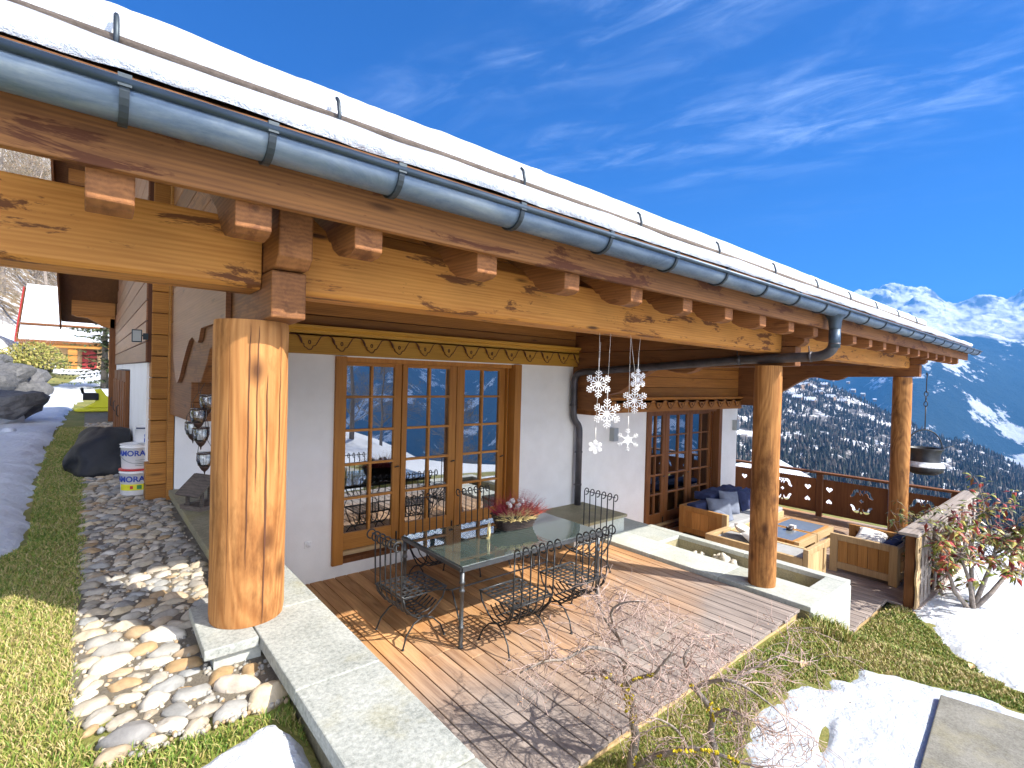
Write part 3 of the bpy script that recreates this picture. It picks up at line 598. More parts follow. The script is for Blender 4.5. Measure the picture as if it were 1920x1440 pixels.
# posts
def logpost(x, y, zb, z1, r, mat, cracks, seed):
    pr = []; k = 40; vs = []; n = 40
    for i in range(k+1):
        z = zb+(z1-zb)*i/k
        for j in range(n):
            a = 2*PI*j/n; q = r*(1+.030*mnoise.noise(Vector((math.cos(a)*1.2+seed, math.sin(a)*1.2, z*1.4)))+.012*mnoise.noise(Vector((math.cos(a)*4+seed, math.sin(a)*4, z*5))))
            if i == 0: q *= .975
            if i == k: q *= .98
            for ca, cw, cd, z0, z2 in cracks:
                da = abs((a-ca-.05*mnoise.noise(Vector((z*2.5, ca, seed)))+PI) % (2*PI)-PI)
                pass
            vs.append((x+q*math.cos(a), y+q*math.sin(a), z))
    fs = [(i*n+j, i*n+(j+1) % n, (i+1)*n+(j+1) % n, (i+1)*n+j) for i in range(k) for j in range(n)]
    b = MB(); b.add(vs, fs, True); b.add(vs[:n], [tuple(range(n-1, -1, -1))]); b.add(vs[-n:], [tuple(range(n))]); p = b.build('log_post', mat, H)
    b = MB()                                         # drying cracks running down the log
    for ca, cw, cd, z0, z2 in cracks:
        L1, R1_ = [], []; k = 50
        for i in range(k+1):
            z = z0+(z2-z0)*i/k; aa = ca+.05*mnoise.noise(Vector((z*2.5, ca, seed)))+.012*mnoise.noise(Vector((z*14, ca, seed+3)))
            wdt = cd*.42*(.35+.65*abs(mnoise.noise(Vector((z*2.1, ca*3, seed+9))))*2)*math.sin(PI*min(1, max(0.02, i/k)))**.4
            rr = r*(1+.030*mnoise.noise(Vector((math.cos(aa)*1.2+seed, math.sin(aa)*1.2, z*1.4)))+.012*mnoise.noise(Vector((math.cos(aa)*4+seed, math.sin(aa)*4, z*5))))+.0028
            L1.append((x+rr*math.cos(aa-wdt), y+rr*math.sin(aa-wdt), z)); R1_.append((x+rr*math.cos(aa+wdt), y+rr*math.sin(aa+wdt), z))
        vs = L1+R1_; b.add(vs, [(i, i+1, k+2+i, k+1+i) for i in range(k)])
    if cracks: b.build('crack', M['crack'], p, recalc=True)
    return p
fa = math.atan2(-2.67, -.6)                         # direction from the post to the garden side
logpost(.602, 2.672, -1.17, .235, .162, M['post'], [(fa+.42, .05, .10, -1.165, .0), (fa-.05, .03, .05, -.9, .22), (fa+.15, .03, .06, -.55, .21), (fa-.55, .03, .04, -1.1, .2), (fa+.85, .03, .04, -.5, .22)], 3)
logpost(6.215, 2.67, -2.38, .225, .152, M['post2'], [(fa+.5, .04, .05, -1.0, .2), (fa+.2, .03, .03, -2.3, -1.2)], 13)
logpost(12.1, 2.67, -3.05, .215, .155, M['post2'], [(fa+.9, .04, .05, -2.6, .1)], 23)
# side frames: planks from each post to the house wall, with carved arched underside
P1 = [(2.40, .24), (3.55, .20), (3.62, .155), (3.85, .14), (3.93, .06), (4.18, -.09), (4.60, -.10), (4.60, -.25), (4.62, -.255), (4.62, -.30), (4.6, -.305), (4.60, -.405), (5.9, -.44)]
PA = [(2.40, .225), (3.62, .205), (3.68, .16), (3.80, .125), (3.95, .135), (4.08, .165), (4.22, .19), (4.34, .175), (4.48, .10), (4.62, .02), (4.78, -.09), (4.92, -.17), (5.2, -.24), (5.2, -.5), (5.9, -.5)]
def frame(x, prof, w, wave=None):
    b = MB(); top = [(5.9, 2.7), (5.9, .45), (2.30, .45)]
    b.prism(prof+[(5.9, .452), (2.40, .452)], 'x', x-w/2, x+w/2)
    b.prism([(2.20, .78), (2.20, .50), (2.26, .458), (5.9, .458), (5.9, .70), (2.26, .70), (2.26, .80), (2.22, .80)], 'x', x-w/2+.003, x+w/2-.003) if False else b.prism([(2.31, .76), (2.31, .50), (2.36, .458), (5.9, .458), (5.9, .72), (3.0, .72), (2.34, .79)], 'x', x-w/2+.003, x+w/2-.003)
    z = .73
    while z < 2.5:
        ys = 2.62+(z+.205-.715)/.56
        if ys < 5.8: b.box(x-w/2+.004, x+w/2-.004, max(2.95, ys), 5.9, z, z+.205)
        z += .21
    o = b.build('side_beam', M['brown_y'], H, bevel=.008)
    if wave:
        b = MB(); b.prism(wave, 'x', x-w/2-.03, x-w/2-.004); b.build('carved_board', M['siding_y'], o)
    return o
frame(.69, P1, .15, [(3.55, .285), (4.00, .285), (4.03, .26), (4.08, .21), (4.13, .19), (4.22, .20), (4.38, .24), (4.52, .22), (4.68, .14), (4.85, .04), (4.98, -.05), (5.08, -.10), (5.16, -.115), (5.24, -.09), (5.32, -.02), (5.44, .13), (5.47, .455), (5.47, .72), (3.2, .72), (3.2, .285)])
frame(6.36, PA, .16); frame(12.12, PA, .16)
b = MB(); b.box(6.36, 6.55, 5.45, 5.9, -.58, -.35); b.box(6.36, 6.55, 5.52, 5.9, -.35, -.15); b.box(6.36, 6.56, 5.46, 5.9, -.362, -.345); b.build('corbel', M['brown_z'], H, bevel=.012)
# long front beam over the posts, in lengths between the frames
for a, c in ((-.62, .612), (.768, 6.275), (6.445, 12.035), (12.205, 12.62)):
    b = MB()
    b.prism([(2.555, .40), (2.575, .381), (2.79, .381), (2.79, .688), (2.555, .688)], 'x', a, c); b.build('front_beam', M['beam'], H, bevel=.004)
# rafters with carved tails
RS = .56
def rz(y): return .715+RS*(y-2.55)                  # underside of a rafter
rx = [.05, .48, .945]+[1.60+.645*i for i in range(20)]
tail = [(2.135, .66), (2.135, .545), (2.17, .528), (2.24, .522), (2.33, .545), (2.40, .585), (2.43, .63), (2.45, .628), (2.5, .69)]
for x in rx:
    if any(abs(x-f) < .12 for f in (.69, 6.36, 12.12)): x += .16
    b = MB(); b.prism(tail+[(2.66, rz(2.66)), (7.9, rz(7.9)), (7.9, rz(7.9)+.16), (2.135, rz(2.135)+.20)], 'x', x-.065, x+.065); b.build('rafter', M['brown_y'], H, bevel=.006)
# fascia board
for a, c in ((-.42, 14.62),):
    b = MB(); b.box(a, c, 2.092, 2.132, .638, .905); b.build('fascia', M['fascia'], H, bevel=.003)
# roof boards, snow layers
ZT = .93                                            # roof surface height at the eave, y = 2.05
def ztop(y): return ZT+RS*(y-2.05) if y < 8 else ZT+RS*(8-2.05)-RS*(y-8)
roof = None
b = MB(); XA, XB = -.42, 14.75
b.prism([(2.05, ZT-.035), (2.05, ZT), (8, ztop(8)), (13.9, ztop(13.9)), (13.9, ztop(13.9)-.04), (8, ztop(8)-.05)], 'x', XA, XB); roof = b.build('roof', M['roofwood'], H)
b = MB(); b.prism([(2.05, ZT-.16), (2.05, ZT+.01), (8, ztop(8)+.01), (13.9, ztop(13.9)+.01), (13.9, ztop(13.9)-.2), (8, ztop(8)-.24)], 'x', XA-.03, XA-.002); b.build('verge_board', M['dark_z'], roof)
def snowslab(name, ya, yb, lip, th, mat, x0, x1, sx=.07, amp=.012, seed=0):
    nxs = int((x1-x0)/sx); prof = [(0, .0), (0, .35), (.006, .7), (.02, .93), (.05, 1.0)]; ys = list(np.linspace(ya+.08, yb, max(4, int((yb-ya)/.12))))
    vs = []; n = 0
    for i in range(nxs+1):
        x = x0+(x1-x0)*i/nxs; row = []
        wv = .026*mnoise.noise(Vector((x*1.7, seed, 0)))*amp/.012+amp*1.2*mnoise.noise(Vector((x*6, seed, 4)))
        hh = th*(1+.38*mnoise.noise(Vector((x*.8, seed+7, 0)))+.20*mnoise.noise(Vector((x*2.6, seed+7, 0))))
        for dy, f in prof: row.append((x, ya+dy-wv-lip*f, ztop(ya+dy)+.012+hh*f))
        for y in ys: row.append((x, y, ztop(y)+.012+hh*(1+.10*mnoise.noise(Vector((x*2, y*2, seed)))) if y < yb-.001 else ztop(y)+.012+hh*1.0))
        row.append((x, yb+.01, ztop(yb)+.005)); n = len(row); vs += row
    fs = [(i*n+j, (i+1)*n+j, (i+1)*n+j+1, i*n+j+1) for i in range(nxs) for j in range(n-1)]+[tuple(range(n)), tuple(nxs*n+j for j in range(n-1, -1, -1))]
    b = MB(); b.add(vs, fs, True); return b.build(name, M[mat], roof)
snowslab('snow_layer', 2.05, 2.74, .03, .045, 'snow', XA, XB, seed=1)
snowslab('snow_layer', 2.84, 7.98, .025, .150, 'snow', XA, XB, seed=5, amp=.02)
b = MB(); b.prism([(8.0, ztop(8)+.012), (8.0, ztop(8)+.16), (8.4, ztop(8.4)+.12), (13.8, ztop(13.8)+.12), (13.9, ztop(13.9)+.01)], 'x', XA, XB); b.build('snow_layer', M['snow'], roof)
b = MB(); b.tube([(XA, 2.80, ztop(2.80)+.045), (XB-.4, 2.80, ztop(2.80)+.045)], .034, 10); b.build('snow_stop_log', M['old'], roof)
for x in [.075, 1.03]+[2.37+1.38*i for i in range(9)]:
    b = MB(); zz = ztop(2.8)+.0
    b.tube([(x, 2.87, zz+.02), (x, 2.755, zz-.02), (x, 2.745, zz+.06), (x, 2.765, zz+.135), (x, 2.79, zz+.16)], [.011]*5, 6); b.build('snow_guard', M['bracket'], roof)
# gutter
GY, GZ, GR = 1.985, .836, .080
def gut(x0, x1, r, th, name, mat, parent):
    vs = []; n = 14; k = 2
    for x in (x0, x1):
        for rr in (r, r-th):
            for j in range(n+1): a = PI+PI*j/n; vs.append((x, GY+rr*math.cos(a), GZ+rr*math.sin(a)))
    m_ = n+1; fs = []
    for j in range(n): fs += [(j, j+1, 2*m_+j+1, 2*m_+j), (m_+j, 3*m_+j, 3*m_+j+1, m_+j+1)]
    fs += [(0, 2*m_, 3*m_, m_), (n, m_+n, 3*m_+n, 2*m_+n)]; b = MB(); b.add(vs, fs, True)
    for x in (x0, x1): pass
    return b.build(name, mat, parent, recalc=False)
gt = gut(-.40, 14.86, GR, .003, 'gutter', M['zinc'], H)
b = MB(); b.tube([(-.40, GY-GR-.004, GZ+.006), (14.86, GY-GR-.004, GZ+.004)], .015, 10); b.build('gutter_rim', M['zincdark'], gt)
b = MB(); b.prism([(GY-GR*math.cos(PI*j/12), GZ-GR*math.sin(PI*j/12)) for j in range(13)], 'x', 14.86, 14.866); b.prism([(GY-GR*math.cos(PI*j/12), GZ-GR*math.sin(PI*j/12)) for j in range(13)], 'x', -.406, -.40); b.build('gutter_end', M['zinc'], gt)
for x in [.073, .482, .975]+[1.632+.682*i for i in range(20)]:
    if x > 14.8: break
    b = MB(); vs = []; n = 14; r0, r1 = GR+.001, GR+.011
    for s_ in (-.012, .012):
        for rr in (r0, r1):
            for j in range(n+1): a = PI+PI*j/n; vs.append((x+s_, GY+rr*math.cos(a), GZ+rr*math.sin(a)))
    m_ = n+1; fs = []
    for j in range(n): fs += [(m_+j, m_+j+1, 3*m_+j+1, 3*m_+j), (j, m_+j, m_+j+1, j+1), (2*m_+j, 2*m_+j+1, 3*m_+j+1, 3*m_+j)]
    b.add(vs, fs, False); b.box(x-.017, x+.017, GY-GR-.016, GY-GR-.012, GZ-.01, GZ+.022); b.box(x-.017, x+.017, GY-GR-.016, GY-GR+.03, GZ+.022, GZ+.027)
    b.box(x-.012, x+.012, GY+GR-.002, 2.095, GZ-.01, GZ+.004); b.build('gutter_bracket', M['bracket'], gt, recalc=False)
# downpipe: from the gutter back under the beam to the wall corner, then down
def arc(p0, p1, p2, n=8):
    p0, p1, p2 = map(Vector, (p0, p1, p2)); return [p0*(1-t)**2+p1*2*t*(1-t)+p2*t*t for t in [i/n for i in range(n+1)]]
PX = 6.22
pts = [(PX, 1.985, .76), (PX, 1.985, .55)]+arc((PX, 1.985, .5), (PX, 1.985, .335), (PX, 2.18, .328))+[(PX, 2.95, .30)]+[(6.215, 5.5, .135)]+arc((6.215, 5.62, .125), (6.215, 5.80, .11), (6.215, 5.80, -.06))+[(6.215, 5.80, -.52)]+arc((6.215, 5.80, -.56), (6.22, 5.80, -.66), (6.29, 5.80, -.72), 5)+arc((6.31, 5.80, -.735), (6.37, 5.80, -.79), (6.37, 5.80, -.90), 5)+[(6.37, 5.80, -2.38)]
b = MB(); b.tube(pts, .054, 16); dp = b.build('downpipe', M['pipe'], H)
b = MB(); b.lathe([(.054, -.13), (.058, -.10), (.066, -.02), (.095, .03), (.10, .035)], (PX, 1.985, .74), 16); b.tube([(PX, 1.985, .62), (PX, 1.985, .42)], .0565, 16); b.build('gutter_funnel', M['zincdark'], dp)
for p, q in (((PX, 1.985, .47), (PX, 1.985, .455)), ((PX-.005, 2.2, .327), (PX-.005, 2.23, .326)), ((6.219, 3.0, .297), (6.219, 3.05, .295)), ((6.215, 5.80, -.40), (6.215, 5.80, -.43)), ((6.37, 5.80, -1.2), (6.37, 5.80, -1.23)), ((6.37, 5.80, -1.75), (6.37, 5.80, -1.78))):
    b = MB(); b.tube([p, q], .06, 16); b.tube([q, (q[0]-.02, q[1]+.08 if q[1] > 5 else q[1], q[2] if q[1] > 5 else q[2]+.12)], .006, 5); b.build('pipe_clamp', M['pipe'], dp)

# carved trims above the doors
def trim(x0, x1, zb, zt_, first, per, ringz, mat):
    b = MB(); b.box(x0, x1, 5.80, 5.898, zb, zt_-.10); t_ = b.build('carved_trim', mat, H, bevel=.004)
    b = MB(); b.prism([(5.898, zt_-.10), (5.79, zt_-.10), (5.78, zt_-.08), (5.775, zt_-.055), (5.75, zt_-.04), (5.735, zt_-.02), (5.73, zt_), (5.898, zt_)], 'x', x0, x1+.03); b.build('cornice', mat, t_)
    k = int((x0-first)/per)-1; X = first+k*per; pts = []
    h = zt_-.105
    while X < x1+per:
        for dx, dz in ((-.5, .03), (-.42, .028), (-.34, .01), (-.28, -.03), (-.22, -.075), (-.17, -.085), (-.16, -.115), (-.10, -.125), (-.05, -.145), (.0, -.15), (.05, -.145), (.09, -.12), (.10, -.105), (.17, -.10), (.22, -.07), (.28, -.03), (.34, .01), (.42, .028)):
            xx = X+dx*per
            if x0+.02 < xx < x1-.02: pts.append((xx, ringz+.05+dz*.95))
        X += per
    poly = [(x0, pts[0][1])]+pts+[(x1, pts[-1][1]), (x1, h), (x0, h)]
    b = MB(); b.prism(poly, 'y', 5.772, 5.799); b.build('scallop_board', mat, t_, bevel=.003)
    b = MB(); b.tube([(u, 5.770, v-.003) for u, v in pts], .0055, 5); b.build('scallop_shade_line', M['crack'], t_)  # dark tube stands in for the shadow line under the scallop edge
    X = first+k*per; b = MB()
    while X < x1-.05:
        if X > x0+.05: b.tube([(X+.012*math.cos(2*PI*j/10), 5.770, ringz-.01+.020*math.sin(2*PI*j/10)) for j in range(10)], .006, 5, closed=True)
        b.tube([(X-.27*per+dx*.8, 5.772, ringz+.05+dz) for dx, dz in ((-.05, .02), (-.02, .0), (0, -.03), (.015, -.06), (.02, -.075)) if X-.3*per > x0+.06] or [(x0+.1, 5.79, ringz), (x0+.1, 5.79, ringz+.001)], [.004, .009, .015, .011, .006] if X-.3*per > x0+.06 else .001, 5)
        X += per
    b.build('carving', M['crack'], t_)
trim(.74, 6.54, .215, .53, 2.252, .366, .352, M['trim'])
trim(6.56, 12.1, -.585, -.30, 9.029, .40, -.44, M['brown_x'])
# french doors
def french(ox0, ox1, oz0, oz1, leaves, panez, mx, mz, dark=False):
    yb = 6.05; b = MB(); jw = .13
    D = bpy.data.objects.new('french_door', None); col.objects.link(D); D.parent = H; D.location = Vector(((ox0+ox1)/2, WY, oz0))-H.location; D.empty_display_size = .1
    b.box(ox0, ox0+jw, WY-.045, WY+.12, oz0, oz1); b.build('jamb', mz, D, bevel=.006)
    b = MB(); b.box(ox1-jw, ox1, WY-.045, WY+.12, oz0, oz1); b.build('jamb', mz, D, bevel=.006)
    b = MB(); b.box(ox0+jw+.002, ox1-jw-.002, WY-.02, WY+.10, oz0, oz0+.055); b.build('sill', M['dark_z'], D, bevel=.005)
    b = MB(); b.box(ox0+jw, ox1-jw, WY+.10, yb-.0, oz0+.04, oz0+.10); b.build('threshold', M['timber'], D)
    for q in ((ox0+jw, ox0+jw+.025, WY+.12, yb+.06, oz0+.1, oz1), (ox1-jw-.025, ox1-jw, WY+.12, yb+.06, oz0+.1, oz1), (ox0+jw+.025, ox1-jw-.025, WY+.02, yb+.06, oz1-.06, oz1)):
        b = MB(); b.box(*q); b.build('reveal', M['dark_z'] if dark else mz, D)
    zb, zt_ = panez[0], panez[-1]
    for (a, c, p0, pm, p1) in leaves:
        b = MB(); y0, y1 = yb, yb+.055
        b.box(a, p0, y0, y1, oz0+.10, oz1-.06); b.build('door_stile', mz, D, bevel=.006); b = MB(); b.box(p1, c, y0, y1, oz0+.10, oz1-.06); b.build('door_stile', mz, D, bevel=.006)
        Lf = D; b = MB(); b.box(p0, p1, y0+.001, y1-.001, oz0+.10, zb); b.build('door_rail', mx, D, bevel=.006); b = MB(); b.box(p0, p1, y0+.001, y1-.001, zt_, oz1-.06); b.build('door_rail', mx, D, bevel=.006)
        b = MB(); b.box(pm-.014, pm+.014, y0-.006, y1-.01, zb, zt_)
        for z in panez[1:-1]: b.box(p0, p1, y0-.004, y1-.012, z-.014, z+.014)
        b.build('glazing_bar', mx, Lf)
        b = MB(); b.box(p0-.002, p1+.002, y0+.026, y0+.030, zb-.002, zt_+.002); b.build('glass_pane', M['pane'], Lf)
        b = MB(); b.box(c-.045, c-.03, y0-.02, y0-.001, -.9+oz0+.95, -.9+oz0+1.12); b.tube([(c-.037, y0-.01, oz0+.1), (c-.037, y0-.045, oz0+.1), (c-.10, y0-.045, oz0+.095)], .008, 6); 
        for i in range(len(b.v)): x_, y_, z_ = b.v[i]; b.v[i] = (x_, y_, z_+.0) if i < 8 else (x_, y_, z_+.98)
        b.build('door_handle', M['iron'], Lf)
    return D
pz = [-1.965, -1.54, -1.12, -.70, -.285, .10]
french(2.225, 5.10, -2.272, .205, [(2.38, 3.175, 2.43, 2.76, 3.07), (3.19, 4.04, 3.265, 3.60, 3.925), (4.05, 4.93, 4.18, 4.50, 4.82)], pz, M['frame_x'], M['frame_z'])
pz2 = [-2.73, -2.33, -1.93, -1.52, -1.12, -.70]
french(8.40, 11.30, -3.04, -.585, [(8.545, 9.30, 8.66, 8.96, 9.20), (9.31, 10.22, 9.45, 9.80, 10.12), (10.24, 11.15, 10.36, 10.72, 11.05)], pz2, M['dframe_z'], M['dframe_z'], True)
# dim room behind the glass
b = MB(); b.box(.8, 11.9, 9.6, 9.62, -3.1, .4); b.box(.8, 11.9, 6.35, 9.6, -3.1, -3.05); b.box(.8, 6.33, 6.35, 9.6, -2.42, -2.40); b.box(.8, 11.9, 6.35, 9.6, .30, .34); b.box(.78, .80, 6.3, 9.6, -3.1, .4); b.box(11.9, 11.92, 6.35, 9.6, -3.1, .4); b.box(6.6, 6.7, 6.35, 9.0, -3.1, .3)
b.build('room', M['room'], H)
# wall lamps, outlet, floodlight
for x, z in ((7.345, -.976), (11.93, -.99)):
    b = MB(); b.box(x-.06, x+.06, 5.79, 5.90, z-.12, z+.12); o = b.build('wall_lamp', M['lampgrey'], H, bevel=.004); b = MB(); b.box(x-.035, x+.035, 5.80, 5.88, z+.121, z+.124); b.build('diffuser', M['white'], o)
b = MB(); b.box(1.915, 1.995, 5.885, 5.90, -2.01, -1.93); o = b.build('wall_outlet', M['white'], H, bevel=.004); b = MB(); b.lathe([(.028, 0), (.026, .003)], (1.955, 5.8825, -1.97), 16); b.v = [(x, 5.882-(z+1.97), -1.97+(y-5.8825)) for x, y, z in b.v]; b.build('outlet_lid', M['white'], o)
fl = MB(); c = at(256, 630, 1); t_ = 6.02/c.y; c = c*t_
fl.box(c.x-.04, c.x+.04, c.y-.05, c.y-.02, c.z-.06, c.z+.06); fl.box(c.x-.033, c.x+.033, c.y-.02, c.y+.02, c.z-.045, c.z+.045); o = fl.build('floodlight', M['bracket'], H, bevel=.004)
fl = MB(); fl.box(c.x-.032, c.x+.032, c.y-.054, c.y-.0515, c.z-.05, c.z+.05); fl.build('lamp_glass', M['lampgrey'], o)
fl = MB(); fl.tube([(c.x+.02, c.y, c.z), (c.x+.06, c.y, c.z+.01), (c.x+.10, c.y+.03, c.z+.0), (.425, 6.1, c.z-.01)], .008, 6); fl.box(c.x+.05, c.x+.09, c.y-.02, c.y+.02, c.z-.03, c.z+.03); fl.build('lamp_arm', M['bracket'], o)
# ---------------------------------------------------------------- wrought iron chairs and the glass table
def make_chair():
    root = thing('iron_chair', (0, 0, 0), '', 'chair')
    W = .235
    b = MB(); z = .45
    for i in range(8): x = -W+2*W*i/7; b.box(x-.009, x+.009, -.215, .23, z-.003, z+.001)
    for i in range(8): y = -.21+.43*i/7; b.box(-W, W, y-.009, y+.009, z-.0, z+.004)
    b.tube([(-W, -.215, z), (W, -.215, z), (W, .235, z), (-W, .235, z)], .009, 6, closed=True); b.build('seat', M['iron2'], root, False)
    for i in range(6):
        x = -W+2*W*i/5; b = MB(); pts = [(x*.55, .20, .30), (x*.6, .10, .235), (x*.72, -.05, .235), (x*.85, -.16, .29), (x*.96, -.225, .38), (x, -.245, .48), (x*1.01, -.25, .70), (x*1.02, -.252, .93)]
        for k in range(13): a = PI-k*PI*1.62/12; pts.append((x*1.02, -.294+.042*math.cos(k*PI*1.62/12), .93+.042*math.sin(k*PI*1.62/12)))
        b.tube(pts, .0075, 6); b.build('back_rod', M['iron'], root, False)
    b = MB(); b.tube([(-W*1.02, -.285, .935), (W*1.02, -.285, .935)], .006, 6); b.build('back_rail', M['iron'], root, False)
    for q in ((W, -.247, .45), (W*.6, .10, .235)): b = MB(); b.tube([(-q[0], q[1], q[2]), q], .007, 6); b.build('cross_rod', M['iron'], root, False)
    for sx in (-1, 1):
        for sy in (-1, 1):
            b = MB(); b.tube([(sx*W, sy*.225, .45), (sx*W*.98, sy*.20, .36), (sx*W*.92, sy*.12, .27), (sx*W*.9, sy*.05, .225), (sx*W*.92, sy*-.02, .23)], .008, 6)
            b.tube([(sx*W*.9, sy*.0, .225), (sx*W*.93, sy*.10, .19), (sx*W*.98, sy*.18, .11), (sx*W*1.02, sy*.215, .02), (sx*W*1.03, sy*.22, .0)], .008, 6)
            b.lathe([(.014, 0), (.014, .008), (.008, .012)], (sx*W*1.03, sy*.22, 0), 8); b.build('leg', M['iron'], root, False)
    b = MB(); b.tube([(-W*.9, 0, .225), (W*.9, 0, .225)], .007, 6); b.build('stretcher', M['iron'], root, False)
    return root
DZ = -2.42
ch0 = make_chair()
chairs = [(3.04, 3.50, 0, 'black iron chair nearest the camera on the garden side, left of the front pair'), (3.80, 3.50, .02, 'black iron chair on the garden side, right one of the front pair'),
          (2.36, 4.22, -PI/2+.05, 'black iron chair alone at the left head of the glass table'), (4.86, 4.28, PI/2+.03, 'black iron chair alone at the right head of the table by the downpipe'),
          (3.18, 5.12, PI-.04, 'black iron chair behind the table in front of the middle door leaf'), (3.92, 5.12, PI+.02, 'black iron chair behind the table, partly hidden by the flower basket')]
for i, (x, y, rz_, lb) in enumerate(chairs):
    o = ch0 if i == 0 else copy_tree(ch0)
    o.location = (x, y, DZ); o.rotation_euler = (0, 0, rz_); tag(o, lb, 'chair', 'iron chairs around the glass table')
tx0, tx1, ty0, ty1 = 2.56, 4.44, 3.68, 4.78
T = thing('glass_table', ((tx0+tx1)/2, (ty0+ty1)/2, DZ), 'long glass topped garden table with grey iron legs on the deck', 'table')
b = MB()
for a in (((tx0, ty0), (tx1, ty0)), ((tx1, ty0), (tx1, ty1)), ((tx1, ty1), (tx0, ty1)), ((tx0, ty1), (tx0, ty0))):
    b.obox((a[0][0], a[0][1], DZ+.71), (a[1][0], a[1][1], DZ+.71), .03, .035)
b.build('top_frame', M['iron2'], T)
b = MB(); b.box(tx0+.008, tx1-.008, ty0+.008, ty1-.008, DZ+.7285, DZ+.7365); b.build('glass_top', M['tglass'], T)
b = MB()
for i in range(15): x = tx0+.06+(tx1-tx0-.12)*i/14; b.box(x-.017, x+.017, ty0, ty1, DZ+.700, DZ+.7025)
for i in range(9): y = ty0+.06+(ty1-ty0-.12)*i/8; b.box(tx0, tx1, y-.017, y+.017, DZ+.703, DZ+.7055)
b.build('lattice', M['iron2'], T)
for x in (tx0+.02, tx1-.02):
    for y in (ty0+.02, ty1-.02):
        b = MB(); b.lathe([(.026, 0), (.026, .012), (.020, .02), (.020, .17), (.026, .175), (.026, .19), (.020, .195), (.0195, .50), (.027, .505), (.027, .52), (.020, .527), (.020, .575), (.027, .58), (.027, .595), (.021, .60), (.022, .70)], (x, y, DZ), 14); b.build('leg', M['iron2'], T)
for x in (tx0+.02, tx1-.02):
    b = MB(); b.tube([(x, ty0+.02, DZ+.18), (x+(.25 if x < 3.5 else -.25), (ty0+ty1)/2, DZ+.28), (x, ty1-.02, DZ+.18)], .009, 6); b.build('brace', M['iron2'], T)
b = MB(); b.tube([(tx0+.27, (ty0+ty1)/2, DZ+.28), (tx1-.27, (ty0+ty1)/2, DZ+.28)], .009, 6); b.build('brace', M['iron2'], T)
# heather basket
bc = Vector((3.72, 4.33, DZ+.738)); B = thing('flower_basket', bc, 'dark wicker basket of red, orange and cream heather on the glass table', 'flower basket')
def rbasket():
    b = MB(); ang = -.12
    rings = []
    for z, lx, ly in ((0, .19, .10), (.06, .215, .125), (.13, .25, .15), (.165, .265, .16), (.165, .25, .145), (.12, .235, .135)):
        ring = []
        for j in range(28):
            a = 2*PI*j/28; u, v = math.cos(a), math.sin(a); q = max(abs(u), abs(v))**.75; u, v = u/q*lx, v/q*ly
            ring.append((bc.x+u*math.cos(ang)-v*math.sin(ang), bc.y+u*math.sin(ang)+v*math.cos(ang), bc.z+z))
        rings.append(ring)
    vs = sum(rings, []); fs = [(i*28+j, i*28+(j+1) % 28, (i+1)*28+(j+1) % 28, (i+1)*28+j) for i in range(5) for j in range(28)]; b.add(vs, fs, True)
    b.build('basket', M['wicker'], B)
    b = MB()
    for k in range(9):
        z = .01+k*.018; lx, ly = .19+.075*z/.165+.003, .10+.06*z/.165+.003; pts = []
        for j in range(28):
            a = 2*PI*j/28; u, v = math.cos(a), math.sin(a); q = max(abs(u), abs(v))**.75; wv = .004*(1 if (j+k) % 2 else -1); u, v = u/q*(lx+wv), v/q*(ly+wv)
            pts.append((bc.x+u*math.cos(ang)-v*math.sin(ang), bc.y+u*math.sin(ang)+v*math.cos(ang), bc.z+z))
        b.tube(pts, .0075, 5, closed=True)
    b.build('weave', M['wicker'], B)
rbasket()
def sprigs(name, mat, cx, cy, rx_, ry_, n, h, lean):
    b = MB()
    for i in range(n):
        a, q = random.uniform(0, 2*PI), random.random()**.5; p = Vector((cx+rx_*q*math.cos(a), cy+ry_*q*math.sin(a), bc.z+.12)); d = Vector((math.cos(a)*q*lean, math.sin(a)*q*lean, 1)).normalized(); L_ = h*random.uniform(.6, 1.15)
        for k in range(9):
            t = .25+.75*k/8; c = p+d*L_*t+Vector((0, 0, -.04*(t*q)**2)); s_ = .009*(1.15-t*.6)
            for _ in range(3):
                u = Vector((random.gauss(0, 1), random.gauss(0, 1), random.gauss(.4, .7))).normalized(); v = u.orthogonal().normalized(); e = c+u*s_*1.6; b.add([c-v*s_*.45, c+v*s_*.45, e], [(0, 1, 2)])
    b.build(name, mat, B, recalc=False)
sprigs('red_heather', M['heather_red'], bc.x+.02, bc.y+.04, .23, .12, 330, .27, 1.0)
sprigs('orange_heather', M['heather_or'], bc.x+.13, bc.y-.05, .16, .09, 240, .19, 1.5)
sprigs('cream_heather', M['heather_ye'], bc.x-.06, bc.y-.11, .17, .07, 230, .14, 1.8)
for dx, dy, dz in ((-.10, -.02, .27), (.02, -.02, .25), (.03, .0, .20), (.10, .02, .28), (.0, .04, .29)):
    b = MB()
    for k in range(4): b.ball((bc.x+dx+random.gauss(0, .01), bc.y+dy+random.gauss(0, .01), bc.z+dz+random.gauss(0, .008)), (.022,)*3, 8, 6, .4)
    b.build('cotton_ball', M['white_fab'], B)
# dried ribbon hanging from the middle of the table edge
c = at(915, 985, 1); c = c*(4.18/c.y); b = MB()
for k in range(5):
    x0 = c.x+random.uniform(-.012, .012); pts = [(x0, c.y-.01*k, DZ+.742), (x0+random.gauss(0, .01), c.y-.01*k, DZ+.80), (x0+random.gauss(0, .012), c.y-.01*k, DZ+.90)]; b.tube(pts, [.004, .007, .003], 5)
b.lathe([(.02, 0), (.02, .01)], (c.x, c.y, DZ+.737), 10)
tag(b.build('straw_figure', M['heather_ye']), 'small pale straw figure standing upright on the glass table', 'ornament')

